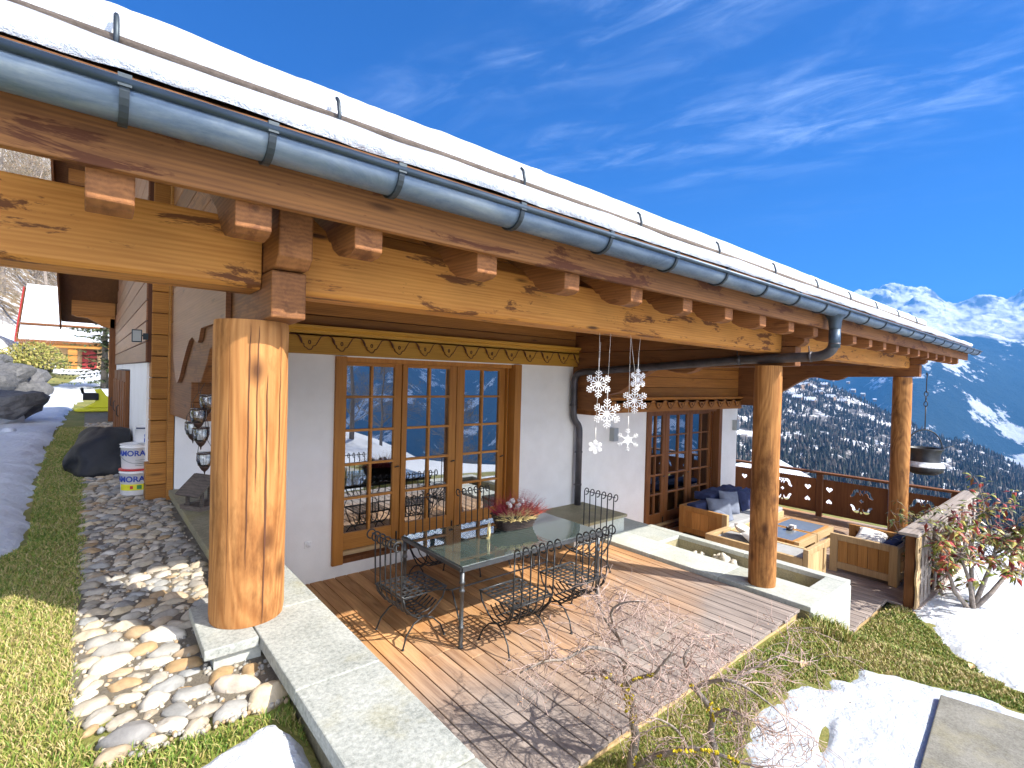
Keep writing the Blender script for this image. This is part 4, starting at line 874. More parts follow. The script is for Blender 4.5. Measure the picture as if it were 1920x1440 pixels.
# ---------------------------------------------------------------- things by the path
def bucket(x, y, z, r, h, txt, label, rz_=0, lid=False, mats='white'):
    o = thing('plastic_bucket', (x, y, z), label, 'bucket', group='plastic buckets stacked by the corner pillar')
    b = MB(); b.lathe([(r*.88, 0), (r*.93, .01), (r*.985, h*.86), (r*1.04, h*.865), (r*1.04, h*.90), (r, h*.905), (r*1.01, h*.965), (r*1.05, h*.97), (r*1.05, h), (r*.97, h), (r*.95, h*.95), (0, h*.95)], (x, y, z), 36); b.build('bucket_body', M['white'], o)
    def wrap(vs, fs, mat, name, u0, v0, rr):
        b = MB(); out = []
        for u, v, w_ in vs:
            a = base+(u+u0)/rr; q = rr+.0015+w_; out.append((x+q*math.cos(a), y+q*math.sin(a), z+v0+v))
        b.add(out, fs); b.build(name, mat, o)
    base = math.atan2(-y, -x)+rz_
    if txt:
        v_, f_ = textmesh(txt, h*.30, .0012); wrap(v_, f_, M['blue'], 'lettering', 0, h*.64, r*.975)
    return o, wrap, base
def strip(u0, u1, v0, v1, n=10): 
    vs = []; 
    for i in range(n+1): u = u0+(u1-u0)*i/n; vs += [(u, v0, 0), (u, v1, 0)]
    return vs, [(2*i, 2*i+2, 2*i+3, 2*i+1) for i in range(n)]
bx_, by_, bz = .395, 6.35, zti(.39, 6.35)+.02
o, wrap, base = bucket(bx_, by_, bz, .142, .255, 'AMORAN M', 'lower white paint bucket with blue MORAN lettering above a yellow label band', .0)
v_, f_ = strip(-.16, .12, .055, .115); wrap(v_, f_, M['yellow'], 'label_band', 0, 0, .136)
v_, f_ = strip(-.055, -.03, .07, .10, 3); wrap([(u, v, .001) for u, v, w_ in v_], f_, M['red'], 'label_mark', 0, 0, .136)
v_, f_ = strip(.0, .04, .065, .105, 3); wrap([(u, v, .001) for u, v, w_ in v_], f_, M['green'], 'label_mark', 0, 0, .136)
b = MB(); b.lathe([(.1495, .0), (.1495, .012)], (bx_, by_, bz+.247), 36); b.build('lid_seal', M['red'], o)
o, wrap, base = bucket(bx_+.005, by_, bz+.262, .142, .245, 'AMORAN M', 'upper white paint bucket with blue MORAN lettering over rows of small grey print', .0)
for k in range(4): v_, f_ = strip(-.02, .09, .035+k*.018, .042+k*.018, 4); wrap(v_, f_, M['lampgrey'], 'small_print', 0, 0, .137)
b = MB(); b.tube([(bx_+.005+.146*math.cos(base+a), by_+.146*math.sin(base+a), bz+.262+.17-.11*math.cos(a*1.0)) for a in np.linspace(-1.3, 1.3, 14)], .003, 5); b.build('wire_handle', M['lampgrey'], o)
o, wrap, base = bucket(bx_+.075, by_+.02, bz+.512, .10, .165, '', 'small white bucket with a navy lid and printed horse head, topmost of the stack', .0)
v_, f_ = strip(-.10, .14, .145, .158); wrap(v_, f_, M['navy'], 'lid_rim', 0, 0, .106); v_, f_ = strip(-.02, .05, .01, .05, 5); wrap(v_, f_, M['blue'], 'label_band', 0, 0, .099)
hv = [(-.02, .0), (-.024, .03), (-.012, .05), (-.016, .066), (-.004, .060), (.010, .052), (.022, .034), (.016, .026), (.004, .034), (.010, .014), (.008, 0)]
wrap([(u, v, 0) for u, v in hv], [tuple(range(len(hv)))], M['blue'], 'printed_horse', .005, .055, .098)
# black covered heap
b = MB(); b.ball((.20, 8.25, zti(.2, 8.2)+.10), (.40, .66, .40), 40, 26, .25)
nv = []
for x, y, z in b.v:
    v = Vector((x, y, z)); k = mnoise.fractal(Vector((x*3.5, y*2.2, z*5)), 1, 2, 3); rdg = abs(mnoise.noise(Vector((x*4+3, y*3, z*2))))
    nv.append((min(.43, x+.05*k), y+.05*k-.05*rdg, max(zti(.2, y)+.0, z+.05*k+.06*rdg)))
b.v = nv; tag(b.build('tarpaulin', M['blackcover']), 'crumpled black tarpaulin covering a heap on the cobbled path', 'tarpaulin')
b = MB(); b.box(-.03, .04, 7.72, 7.95, zti(0, 7.8)-.02, zti(0, 7.8)+.13); tag(b.build('concrete_block', M['cast'], bevel=.01), 'small concrete block at the path edge beside the tarpaulin', 'block')
# yellow sledge
c = ground_at(194, 768); sx, sy = .22, 15.2; g0 = zti(.2, sy)+.02
S = thing('plastic_sledge', (sx, sy, g0), 'yellow plastic sledge with black seat by the side door', 'sledge')
b = MB()
for k in range(2):
    yy = sy-.16+k*.32; b.prism([(sx-.45, g0+.02), (sx-.38, g0+.0), (sx+.32, g0+.0), (sx+.38, g0+.03), (sx+.38, g0+.07), (sx-.35, g0+.08), (sx-.45, g0+.05)], 'y', yy-.06, yy+.06)
b.prism([(sx-.3, g0+.08), (sx+.35, g0+.08), (sx+.30, g0+.20), (sx+.12, g0+.36), (sx+.02, g0+.52), (sx-.10, g0+.50), (sx-.02, g0+.34), (sx-.1, g0+.20)], 'y', sy-.10, sy+.10); b.build('hull', M['yellow'], S, bevel=.02)
b = MB(); b.box(sx-.30, sx-.02, sy-.14, sy+.14, g0+.26, g0+.42); b.tube([(sx-.32, sy-.22, g0+.52), (sx-.30, sy, g0+.42), (sx-.32, sy+.22, g0+.52)], .03, 8); b.build('seat', M['blackcover'], S, bevel=.02)
# bird feeder on the slab
fx, fy, fz = .79, 5.0, -1.172; Bf = thing('bird_feeder', (fx, fy, fz), 'small weathered wooden bird feeder with gable roof on the stone slab', 'bird feeder')
def rotz(b, a, cx, cy): b.v = [(cx+(x-cx)*math.cos(a)-(y-cy)*math.sin(a), cy+(x-cx)*math.sin(a)+(y-cy)*math.cos(a), z) for x, y, z in b.v]
A_ = .5
b = MB(); b.box(fx-.13, fx+.13, fy-.11, fy+.11, fz, fz+.018)
for s_ in (-1, 1): b.box(fx-.14, fx+.14, fy+s_*.115-.008, fy+s_*.115+.008, fz, fz+.035); b.box(fx+s_*.135-.008, fx+s_*.135+.008, fy-.11, fy+.11, fz+.0, fz+.034)
rotz(b, A_, fx, fy); b.build('tray', M['old'], Bf)
for s_ in (-1, 1):
    for q in (-1, 1): b = MB(); b.box(fx+s_*.10-.011, fx+s_*.10+.011, fy+q*.085-.011, fy+q*.085+.011, fz+.018, fz+.145); rotz(b, A_, fx, fy); b.build('feeder_post', M['old'], Bf)
for s_ in (-1, 1): b = MB(); b.obox((fx+s_*.003, fy, fz+.27), (fx+s_*.175, fy, fz+.125), .27, .014); rotz(b, A_, fx, fy); b.build('roof_board', M['old'], Bf)
# chain of hanging glass lanterns
LT = [((389, 752), 4.42, 'glass jar lantern half hidden by the thick post, highest of the chain'), ((372, 778), 4.36, 'glass jar lantern hanging below the highest one, left of the post'), ((362, 802), 4.62, 'glass jar lantern set behind the others, showing at the left edge of the chain'), ((377, 813), 4.40, 'glass jar lantern hanging above the lowest one'), ((384, 860), 4.46, 'lowest glass jar lantern, just above the bird feeder')]
for i, ((px0, py0), Y_, lb) in enumerate(LT):
    c = at(px0, py0, 1); c = c*(Y_/c.y); r = .053
    o = thing('glass_lantern', c, lb, 'lantern', group='hanging glass jar lanterns')
    b = MB(); b.lathe([(.028, -.06), (.045, -.05), (r, -.015), (r, .02), (.048, .045), (.052, .05)], c, 18); b.build('jar', M['jar'], o)
    b = MB(); b.lathe([(.0, -.125), (.004, -.115), (.006, -.10), (.022, -.085), (.034, -.065), (.034, -.055), (.0, -.05)], c, 14); b.build('metal_cup', M['copper'], o)
    b = MB(); b.lathe([(.0535, .036), (.0565, .038), (.0565, .044), (.0535, .046)], c, 18)
    for k in range(8): a = 2*PI*k/8; b.tube([(c.x+.054*math.cos(a), c.y+.054*math.sin(a), c.z+.04), (c.x+.055*math.cos(a), c.y+.055*math.sin(a), c.z-.01), (c.x+.034*math.cos(a), c.y+.034*math.sin(a), c.z-.06)], .0015, 4)
    b.build('wire_cage', M['copper'], o)
    top = c+Vector((0, 0, .17)); b = MB(); u = Vector((.76, -.65, 0))
    b.tube([c+u*-.056+Vector((0, 0, .04)), c+u*-.05+Vector((0, 0, .09)), top, c+u*.05+Vector((0, 0, .09)), c+u*.056+Vector((0, 0, .04))], .0022, 5); b.tube([top, (top.x, top.y, top.z+(.35 if i == 0 else .30 if i == 1 else .12))], .0018, 4); b.build('hanger', M['iron'], o)
# ---------------------------------------------------------------- hanging snowflakes
def flake(px0, py0, yy, R_, topz, label, style, tilt=0, topdx=0):
    c = at(px0, py0, 1); c = c*(yy/c.y); o = thing('snowflake_ornament', c, label, 'ornament', group='snowflake ornaments hanging under the beam')
    tilt -= .62; b = MB(); u = Vector((math.cos(tilt), math.sin(tilt), 0)); v = Vector((0, 0, 1))
    def P(a, r): return c+u*(math.sin(a)*r)+v*(math.cos(a)*r)
    th = .0042 if style != 'thin' else .003
    for k in range(6):
        a = k*PI/3; b.tube([P(a, .12*R_), P(a, R_)], th, 5)
        tiers = ((.42, .26), (.62, .30), (.80, .20)) if style != 'thin' else ((.6, .25), (.8, .2))
        for r, l in tiers:
            for s_ in (-1, 1):
                p0 = P(a, r*R_); p1 = p0+(P(a+s_*.9, 1)-c)*l*R_; b.tube([p0, p1], th*.9, 5)
                if style != 'thin': b.ball(p1, (th*1.35,)*3, 6, 5)
        if style != 'thin':
            b.ball(P(a, R_), (th*1.4,)*3, 6, 5)
            b.tube([P(a+PI/6, .14*R_), P(a+PI/6, .52*R_)], th*.8, 5); b.tube([P(a+PI/6, .52*R_), P(a+PI/12, .6*R_)], th*.8, 5); b.tube([P(a+PI/6, .52*R_), P(a+PI/4, .6*R_)], th*.8, 5)
        else: b.add([c, P(a-PI/6, .28*R_), P(a, .5*R_), P(a+PI/6, .28*R_)], [(0, 1, 2), (0, 2, 3)])
    n = 18; b.tube([P(2*PI*k/n, .14*R_) for k in range(n)], th, 5, closed=True)
    vs = [c+u*0+Vector((0, .001, 0))]+[P(2*PI*k/n, .13*R_) for k in range(n)]; b.add(vs, [(0, 1+k, 1+(k+1) % n) for k in range(n)])
    b.build('flake', M['sparkle'], o)
    b = MB(); b.tube([P(0, R_), P(0, R_)+Vector((0, 0, .10))], .004, 5); b.tube([P(0, R_)+Vector((0, 0, .10)), (c.x+topdx, c.y, topz)], .0018, 4); b.build('thread', M['white_fab'], o)
flake(1122, 720, 2.66, .108, .381, 'white glitter snowflake hanging left, highest of the left pair', 'full', .1)
flake(1138, 775, 2.64, .118, .381, 'large white glitter snowflake hanging low at the left', 'full', .05, .02)
flake(1196, 712, 2.70, .095, .381, 'white glitter snowflake at the upper right, turned sideways', 'full', .5, .02)
flake(1190, 751, 2.62, .105, .381, 'white glitter snowflake overlapping the lower edge of the upper right one', 'full', -.35, -.08)
flake(1177, 825, 2.62, .098, .35, 'thin pale snowflake hanging lowest beside the wall lamp', 'thin', -.1, .0)
flake(1116, 838, 2.62, .052, .30, 'smallest white snowflake hanging at the lower left', 'full', -.2, .03)

# ---------------------------------------------------------------- lounge furniture on the lower terrace
TZ = -3.05
def panelbox(o, x0, x1, y0, y1, z0, z1, face, mat_f, mat_p, fw=.10, n=5):
    # framed plank panel, standing in a plane; face 'x' or 'y' gives its thin axis
    def bx2(b, a0, a1, c0, c1, t0, t1):
        if face == 'x': b.box(t0, t1, a0, a1, c0, c1)
        else: b.box(a0, a1, t0, t1, c0, c1)
    A0, A1, T0, T1 = (y0, y1, x0, x1) if face == 'x' else (x0, x1, y0, y1)
    for q in ((A0, A0+fw), (A1-fw, A1)): b = MB(); bx2(b, q[0], q[1], z0, z1, T0, T1); b.build('frame_post', mat_f, o, bevel=.006)
    for q in ((z1-fw*.9, z1), (z0+.06, z0+.06+fw)): b = MB(); bx2(b, A0+fw+.001, A1-fw-.001, q[0], q[1], T0, T1); b.build('frame_rail', mat_f, o, bevel=.006)
    b = MB(); w_ = (A1-A0-2*fw)/n
    for i in range(n): bx2(b, A0+fw+i*w_+.003, A0+fw+(i+1)*w_-.003, z0+.06+fw, z1-fw*.9, T0+.02, T1-.02)
    b.build('panel_boards', mat_p, o, bevel=.004)
def cushion(name, c, sx_, sy_, sz_, mat, label=None, rot=(0, 0, 0), cat='cushion', group=None, parent=None):
    vs = []; n = 14
    for s_ in (1, -1):
        for i in range(n+1):
            for j in range(n+1):
                u, v = -1+2*i/n, -1+2*j/n; e = (1-abs(u)**3.5)*(1-abs(v)**3.5); k = 1-.10*(1-abs(abs(u)-abs(v)))*0
                pin = 1-.06*(1-u*u)*0-.07*(1-v*v)*(abs(u) > .6)-.07*(1-u*u)*(abs(v) > .6)
                vs.append(Vector((u*sx_/2*pin, v*sy_/2*pin, s_*sz_/2*max(e, 0)**.5*(1+.12*mnoise.noise(Vector((u*2+c[0]*3, v*2, s_)))))))
    m_ = (n+1)**2; fs = []
    for i in range(n):
        for j in range(n): a = i*(n+1)+j; fs += [(a, a+n+1, a+n+2, a+1), (m_+a, m_+a+1, m_+a+n+2, m_+a+n+1)]
    b = MB(); from mathutils import Euler
    E_ = Euler(rot).to_matrix(); b.add([E_ @ v+Vector(c) for v in vs], fs, True); o = b.build(name, mat, parent, recalc=False)
    if not parent: tag(o, label, cat, group)
    return o
# corner sofa by the wall
S = thing('corner_sofa', (10.3, 5.0, TZ), 'wooden corner sofa with grey seat cushions against the chalet wall', 'sofa')
panelbox(S, 9.20, 9.27, 4.72, 5.62, TZ, -2.47, 'x', M['warm_z'], M['warm_z'], .10, 4)
b = MB(); b.box(9.20, 9.28, 4.62, 4.72, TZ, -2.47); b.build('frame_post', M['timber_z'], S, bevel=.006)
panelbox(S, 9.27, 12.0, 5.54, 5.62, TZ, -2.47, 'y', M['warm_z'], M['warm_z'], .10, 12)
b = MB(); b.box(9.27, 11.9, 4.72, 5.54, TZ+.12, TZ+.20); b.box(9.27, 11.9, 4.68, 4.72, TZ+.1, TZ+.26); b.build('seat_frame', M['timber'], S, bevel=.005)
b = MB(); b.box(9.29, 10.6, 4.70, 5.3, TZ+.20, TZ+.34); b.box(10.61, 11.9, 4.70, 5.3, TZ+.20, TZ+.34); b.build('seat_cushion', M['seat'], S, bevel=.03)
b = MB(); b.box(9.29, 11.9, 5.31, 5.52, TZ+.22, TZ+.62); b.build('back_cushion', M['navy'], S, bevel=.03)
cushion('cushion', (9.85, 5.10, TZ+.50), .50, .46, .17, M['cushion'], 'blue grey cushion leaning at the left end of the corner sofa', (R(62), 0, R(-40)), group='blue grey cushions on the corner sofa')
cushion('cushion', (10.30, 5.13, TZ+.56), .50, .50, .18, M['cushion'], 'blue grey cushion standing upright right of the leaning one on the corner sofa', (R(72), R(6), R(-20)), group='blue grey cushions on the corner sofa')
cushion('cushion', (9.62, 4.98, TZ+.42), .46, .40, .13, M['cushion'], 'flat blue grey cushion lying inside the arm of the corner sofa', (R(18), 0, 0), group='blue grey cushions on the corner sofa')
cushion('cushion', (10.95, 5.12, TZ+.55), .5, .48, .17, M['navy'], 'dark navy cushion on the corner sofa behind the middle log post', (R(72), 0, R(0)))
b = MB(); X, Y = np.meshgrid(np.linspace(9.9, 11.3, 20), np.linspace(5.35, 5.70, 10), indexing='ij'); Z = TZ+.70+.04*vnoise(X, Y, 4, 3, 3); idx = np.arange(X.size).reshape(X.shape)
b.add(np.concatenate([np.stack([X, Y, Z+.03], -1).reshape(-1, 3), np.stack([X, Y, Z*0+TZ+.60], -1).reshape(-1, 3)]), [(int(idx[i, j]), int(idx[i+1, j]), int(idx[i+1, j+1]), int(idx[i, j+1])) for i in range(19) for j in range(9)]+[(int(idx[i, 0]), int(idx[i, 0])+200, int(idx[i+1, 0])+200, int(idx[i+1, 0])) for i in range(19)]+[(int(idx[0, j]), int(idx[0, j+1]), int(idx[0, j+1])+200, int(idx[0, j])+200) for j in range(9)], True)
tag(b.build('blanket', M['navy']), 'folded navy cover draped over the back of the corner sofa', 'blanket')
# daybed beside the planter
D = thing('wooden_daybed', (8.8, 3.8, TZ), 'pale timber daybed with grey seat pad beside the planter', 'daybed')
b = MB(); b.box(8.30, 8.37, 2.98, 4.55, TZ+.0, -2.62); b.build('side_board', M['timber'], D, bevel=.006)
b = MB(); b.box(8.37, 9.05, 4.46, 4.55, TZ+.1, -2.62); b.box(9.0, 9.07, 3.0, 4.45, TZ+.1, -2.66); b.build('side_board', M['timber'], D, bevel=.006)
panelbox(D, 8.30, 9.05, 2.90, 2.975, TZ, -2.47, 'y', M['timber_z'], M['timber_z'], .09, 4)
b = MB(); b.box(8.38, 8.99, 3.0, 4.45, TZ+.28, TZ+.39); b.build('seat_cushion', M['seat'], D, bevel=.03)
cushion('cushion', (8.75, 4.05, TZ+.52), .42, .40, .15, M['white_fab'], 'pale cushion propped on the daybed with one corner up', (R(25), R(8), R(30)), group='pale cushions on the daybed')
cushion('cushion', (8.62, 3.80, TZ+.49), .40, .38, .14, M['white_fab'], 'pale grey cushion lying nearest the log post on the daybed', (R(30), R(-14), R(-15)), group='pale cushions on the daybed')
# two low tables
for i, (xa, xb) in enumerate(((9.25, 10.05), (10.08, 10.88))):
    o = thing('low_table', ((xa+xb)/2, 3.8, TZ), ('low timber lounge table with dark grey top nearest the daybed', 'low timber lounge table with dark grey top, farther one towards the railing')[i], 'table', group='low lounge tables')
    y0_, y1_ = 3.38, 4.25; zt1 = -2.66
    for x in (xa, xb-.08):
        for y in (y0_, y1_-.08): b = MB(); b.box(x, x+.08, y, y+.08, TZ, zt1); b.build('leg', M['timber_z'], o, bevel=.005)
    for q in ((y0_, y0_+.05, zt1-.12, zt1), (y0_, y0_+.05, TZ+.05, TZ+.19), (y1_-.05, y1_, zt1-.12, zt1)): b = MB(); b.box(xa+.081, xb-.081, *q); b.build('apron', M['timber'], o, bevel=.005)
    b = MB(); b.box(xa, xa+.05, y0_+.081, y1_-.081, zt1-.32, zt1-.001); b.box(xb-.05, xb, y0_+.081, y1_-.081, zt1-.12, zt1-.001); b.box(xa+.05, xb-.05, y0_+.051, y0_+.13, zt1-.02, zt1-.0015); b.box(xa+.05, xb-.05, y1_-.13, y1_-.051, zt1-.02, zt1-.0015); b.build('side_board', M['warm_z'], o, bevel=.004)
    b = MB(); b.box(xa+.0502, xb-.0502, y0_+.1302, y1_-.1302, zt1-.02, zt1-.004); b.build('table_inlay', M['greyglass'], o)
b = MB(); b.lathe([(.05, 0), (.055, .01), (.055, .055), (.047, .055), (.045, .02), (0, .02)], (9.93, 3.80, -2.66), 16); tag(b.build('bowl', M['pipe']), 'small dark round bowl on the low table', 'bowl')
b = MB(); b.box(10.05, 10.14, 3.76, 3.86, -2.66, -2.60); tag(b.build('candle_box', M['white_fab'], bevel=.01), 'small cream box beside the dark bowl on the low table', 'box')
# armchair near the railing
A = thing('wooden_armchair', (10.1, 2.5, TZ), 'boxy timber armchair with plank back seen from behind near the railing', 'armchair')
panelbox(A, 9.50, 9.57, 2.08, 3.0, TZ, -2.43, 'x', M['timber_z'], M['warm_z'], .11, 5)
panelbox(A, 9.575, 10.42, 2.08, 2.15, TZ, -2.47, 'y', M['timber_z'], M['warm_z'], .10, 5); panelbox(A, 10.425, 10.50, 2.08, 3.0, TZ, -2.44, 'x', M['warm_z'], M['warm_z'], .11, 5)
b = MB(); b.box(9.60, 10.40, 2.20, 2.98, TZ+.25, TZ+.40); b.build('seat_cushion', M['navy'], A, bevel=.03)
b = MB(); b.box(9.60, 10.40, 2.16, 2.30, TZ+.40, TZ+.63); b.build('back_cushion', M['navy'], A, bevel=.03)
cushion('cushion', (10.20, 2.60, TZ+.52), .5, .42, .15, M['white_fab'], 'pale cushion lying in the boxy armchair', (R(8), R(-12), R(5)))

# ---------------------------------------------------------------- railings
def heart(cx, cy, s): return [(cx+s*.055*math.sin(t)**3*1.15, cy+s*(.05*math.cos(t)-.02*math.cos(2*t)-.008*math.cos(3*t)-.004*math.cos(4*t))) for t in [2*PI*i/20 for i in range(20)]]
def bird(cx, cy, fx_, fy_, s=1): return [(cx+fx_*a*s, cy+fy_*q*s) for a, q in ((-.09, .06), (-.075, .095), (-.04, .11), (0, .105), (.035, .08), (.055, .04), (.06, .0), (.10, -.05), (.085, -.075), (.04, -.06), (.01, -.03), (-.0, .01), (-.02, .04), (-.05, .045), (-.07, .035), (-.075, .0), (-.095, -.02), (-.10, .02))]
def blob(cx, cy, s): return [(cx+s*(.030+.008*math.cos(4*t))*math.cos(t), cy+s*(.030+.008*math.cos(4*t))*math.sin(t)) for t in [2*PI*i/16 for i in range(16)]]
RX = 13.22
rb = thing('wooden_railing', (RX, 4, TZ), 'dark brown wooden balustrade with bird and heart cut-outs at the far side of the terrace', 'railing')
b = MB(); b.box(RX-.05, RX+.12, 1.90, 9, -2.06, -2.015); b.build('handrail', M['rail'], rb, bevel=.006)
b = MB(); b.box(RX-.02, RX+.02, 1.90, 9, -2.97, -2.91); b.build('bottom_rail', M['rail'], rb, bevel=.005)
for y in (2.0, 3.02, 4.42, 5.95, 7.5, 9.0): b = MB(); b.box(RX-.06, RX+.04, y-.06, y+.06, TZ-.2, -2.062); b.build('rail_post', M['rail'], rb, bevel=.006)
def panel(ya, yb, holes):
    n = int((yb-ya)/.05); top = []
    for i in range(n*2+1): y = ya+(yb-ya)*i/(n*2); top.append((y, -2.185+.012*(1 if i % 2 else 0)))
    vs, fs = plate([(ya, -2.93), (yb, -2.93)]+top[::-1], holes, .024); b = MB(); b.add([(RX+w_, u, v) for u, v, w_ in vs], fs); b.build('cutout_panel', M['rail'], rb)
def motif(c, z=-2.54): return [bird(c-.12, z+.14, -1, 1, 1.05), bird(c+.12, z+.14, 1, 1, 1.05), bird(c-.12, z-.17, -1, -1, .95), bird(c+.12, z-.17, 1, -1, .95), heart(c, z+.21, .9), blob(c, z, 1.15), blob(c, z-.26, .8)]
panel(4.50, 5.88, motif(5.25)+[heart(4.68, -2.40, 1.1), heart(4.68, -2.68, -1.0)])
panel(3.10, 4.35, [heart(4.22, -2.40, 1.1), heart(4.22, -2.68, -1.0)]+motif(3.58)); panel(2.08, 2.94, motif(2.5)); panel(6.03, 7.44, motif(6.7)+[heart(6.2, -2.40, 1.1)])
FY = 1.79
rf = thing('wooden_railing', (8.9, FY, TZ), 'grey capped wooden railing along the garden edge with wavy balusters', 'railing')
b = MB(); b.prism([(FY-.11, -2.035), (FY+.12, -2.035), (FY+.12, -2.00), (FY-.11, -1.99)], 'x', 8.70, 13.42); b.build('handrail', M['railcap'], rf, bevel=.006)
b = MB(); b.box(8.86, 9.0, FY-.04, FY+.07, TZ-.25, -2.037); b.build('end_post', M['rail'], rf, bevel=.006)
wavy = [(8.84, 0)]
def wav(x0, s):
    L_ = [(-.0, -3.05), (.03, -2.95), (.045, -2.85), (.02, -2.76), (-.02, -2.70), (-.03, -2.62), (.0, -2.55), (.04, -2.50), (.045, -2.40), (.0, -2.33), (-.01, -2.25), (.0, -2.07)]
    return [(x0-s*a, z) for a, z in L_]
k = 0
for x in [8.80+.215*i for i in range(21)]:
    if 9 < x and k % 5 == 4: b = MB(); b.box(x+.03, x+.15, FY-.04, FY+.07, TZ-.25, -2.037); b.build('rail_post', M['rail'], rf, bevel=.006); k += 1; continue
    poly = wav(x, -1)+[(a, z) for a, z in wav(x+.20, 1)][::-1]; vs, fs = plate(poly, [[(x+.10+.02*math.cos(t), -2.22+.07*math.sin(t)) for t in [2*PI*i/12 for i in range(12)]]] if k % 2 else [heart(x+.10, -2.25, .8)], .024)
    b = MB(); b.add([(u, FY-.075+w_, v) for u, v, w_ in vs], fs); b.build('baluster', M['timber_z'] if k < 1 else M['railcap'], rf); k += 1
b = MB(); b.box(9.0, 13.3, FY-.06, FY-.02, -2.96, -2.88); b.build('bottom_rail', M['timber'], rf, bevel=.005)
# hanging cauldron
cc = Vector((12.72, 2.42, -1.18)); K = thing('cauldron', cc, 'black cauldron with a band of snow hanging from a chain by the far post', 'cauldron')
b = MB(); b.lathe([(0, -.50), (.20, -.50), (.30, -.44), (.325, -.37), (.30, -.31), (.265, -.27), (.26, -.12), (.27, -.05), (.31, -.0), (.32, .01), (.31, .018), (.28, .0), (.25, -.08), (.24, -.3), (0, -.42)], cc, 32); b.build('pot', M['iron'], K)
b = MB(); b.lathe([(.272, -.275), (.305, -.30), (.330, -.345), (.331, -.35), (.300, -.27), (.275, -.25)], cc, 32); b.build('snow_band', M['icy'], K)
u = Vector((.62, -.78, 0)); b = MB(); b.tube([cc+u*(.31*math.cos(PI*i/16))+Vector((0, 0, .37*math.sin(PI*i/16))) for i in range(17)], .012, 7); b.tube([cc+u*.30, cc+u*.40+Vector((0, 0, .05)), cc+u*.50+Vector((0, 0, .07))], .008, 6); b.build('bail', M['iron'], K)
b = MB(); b.tube([cc+Vector((0, 0, .37)), cc+Vector((0, 0, .85))], .010, 6)
for k in range(3): b.tube([cc+Vector((.03*math.cos(t), 0, .88+k*.10+.05*math.sin(t))) if k % 2 else cc+Vector((0, .03*math.cos(t), .88+k*.10+.05*math.sin(t))) for t in [2*PI*i/12 for i in range(12)]], .008, 5, closed=True)
b.tube([cc+Vector((0, 0, 1.10)), cc+Vector((.01, 0, 1.35)), cc+Vector((.04, 0, 1.46)), cc+Vector((.0, 0, 1.50)), cc+Vector((-.04, 0, 1.46))], .009, 6); b.build('chain', M['iron'], K)
# ---------------------------------------------------------------- bare maple in front of the deck
def grow(b, p, d, L_, r, depth, rnd, droop, nseg, tips, spread=.55, kids=(2, 3), minr=.0011, sides=4):
    pts = [p.copy()]; rs = [r]; dd = d.copy(); seg = L_/nseg
    for i in range(nseg):
        dd = (dd+Vector((rnd.gauss(0, .22), rnd.gauss(0, .22), rnd.gauss(0, .16)-droop))).normalized(); pts.append(pts[-1]+dd*seg); rs.append(max(minr, r*(1-.55*(i+1)/nseg)))
    b.tube(pts, rs, sides, cap=False)
    if depth == 0: tips.append((pts[-1], dd)); return
    for k in range(rnd.randint(*kids)):
        i = rnd.randint(max(1, nseg//3), nseg); ax = Vector((rnd.gauss(0, 1), rnd.gauss(0, 1), rnd.gauss(0, .6))).normalized(); nd_ = (dd*(1-spread)+ax*spread).normalized()
        grow(b, pts[i], nd_, L_*rnd.uniform(.5, .85), max(minr, rs[i]*.62), depth-1, rnd, droop, max(3, nseg-1), tips, spread, kids, minr, sides)
rn = random.Random(11)
MT = thing('maple_tree', ground_at(1186, 1475), 'small bare maple with yellow lichen on its crooked branches before the deck', 'tree')
def limb(pts): return [at(x, y, d) for x, y, d in pts]
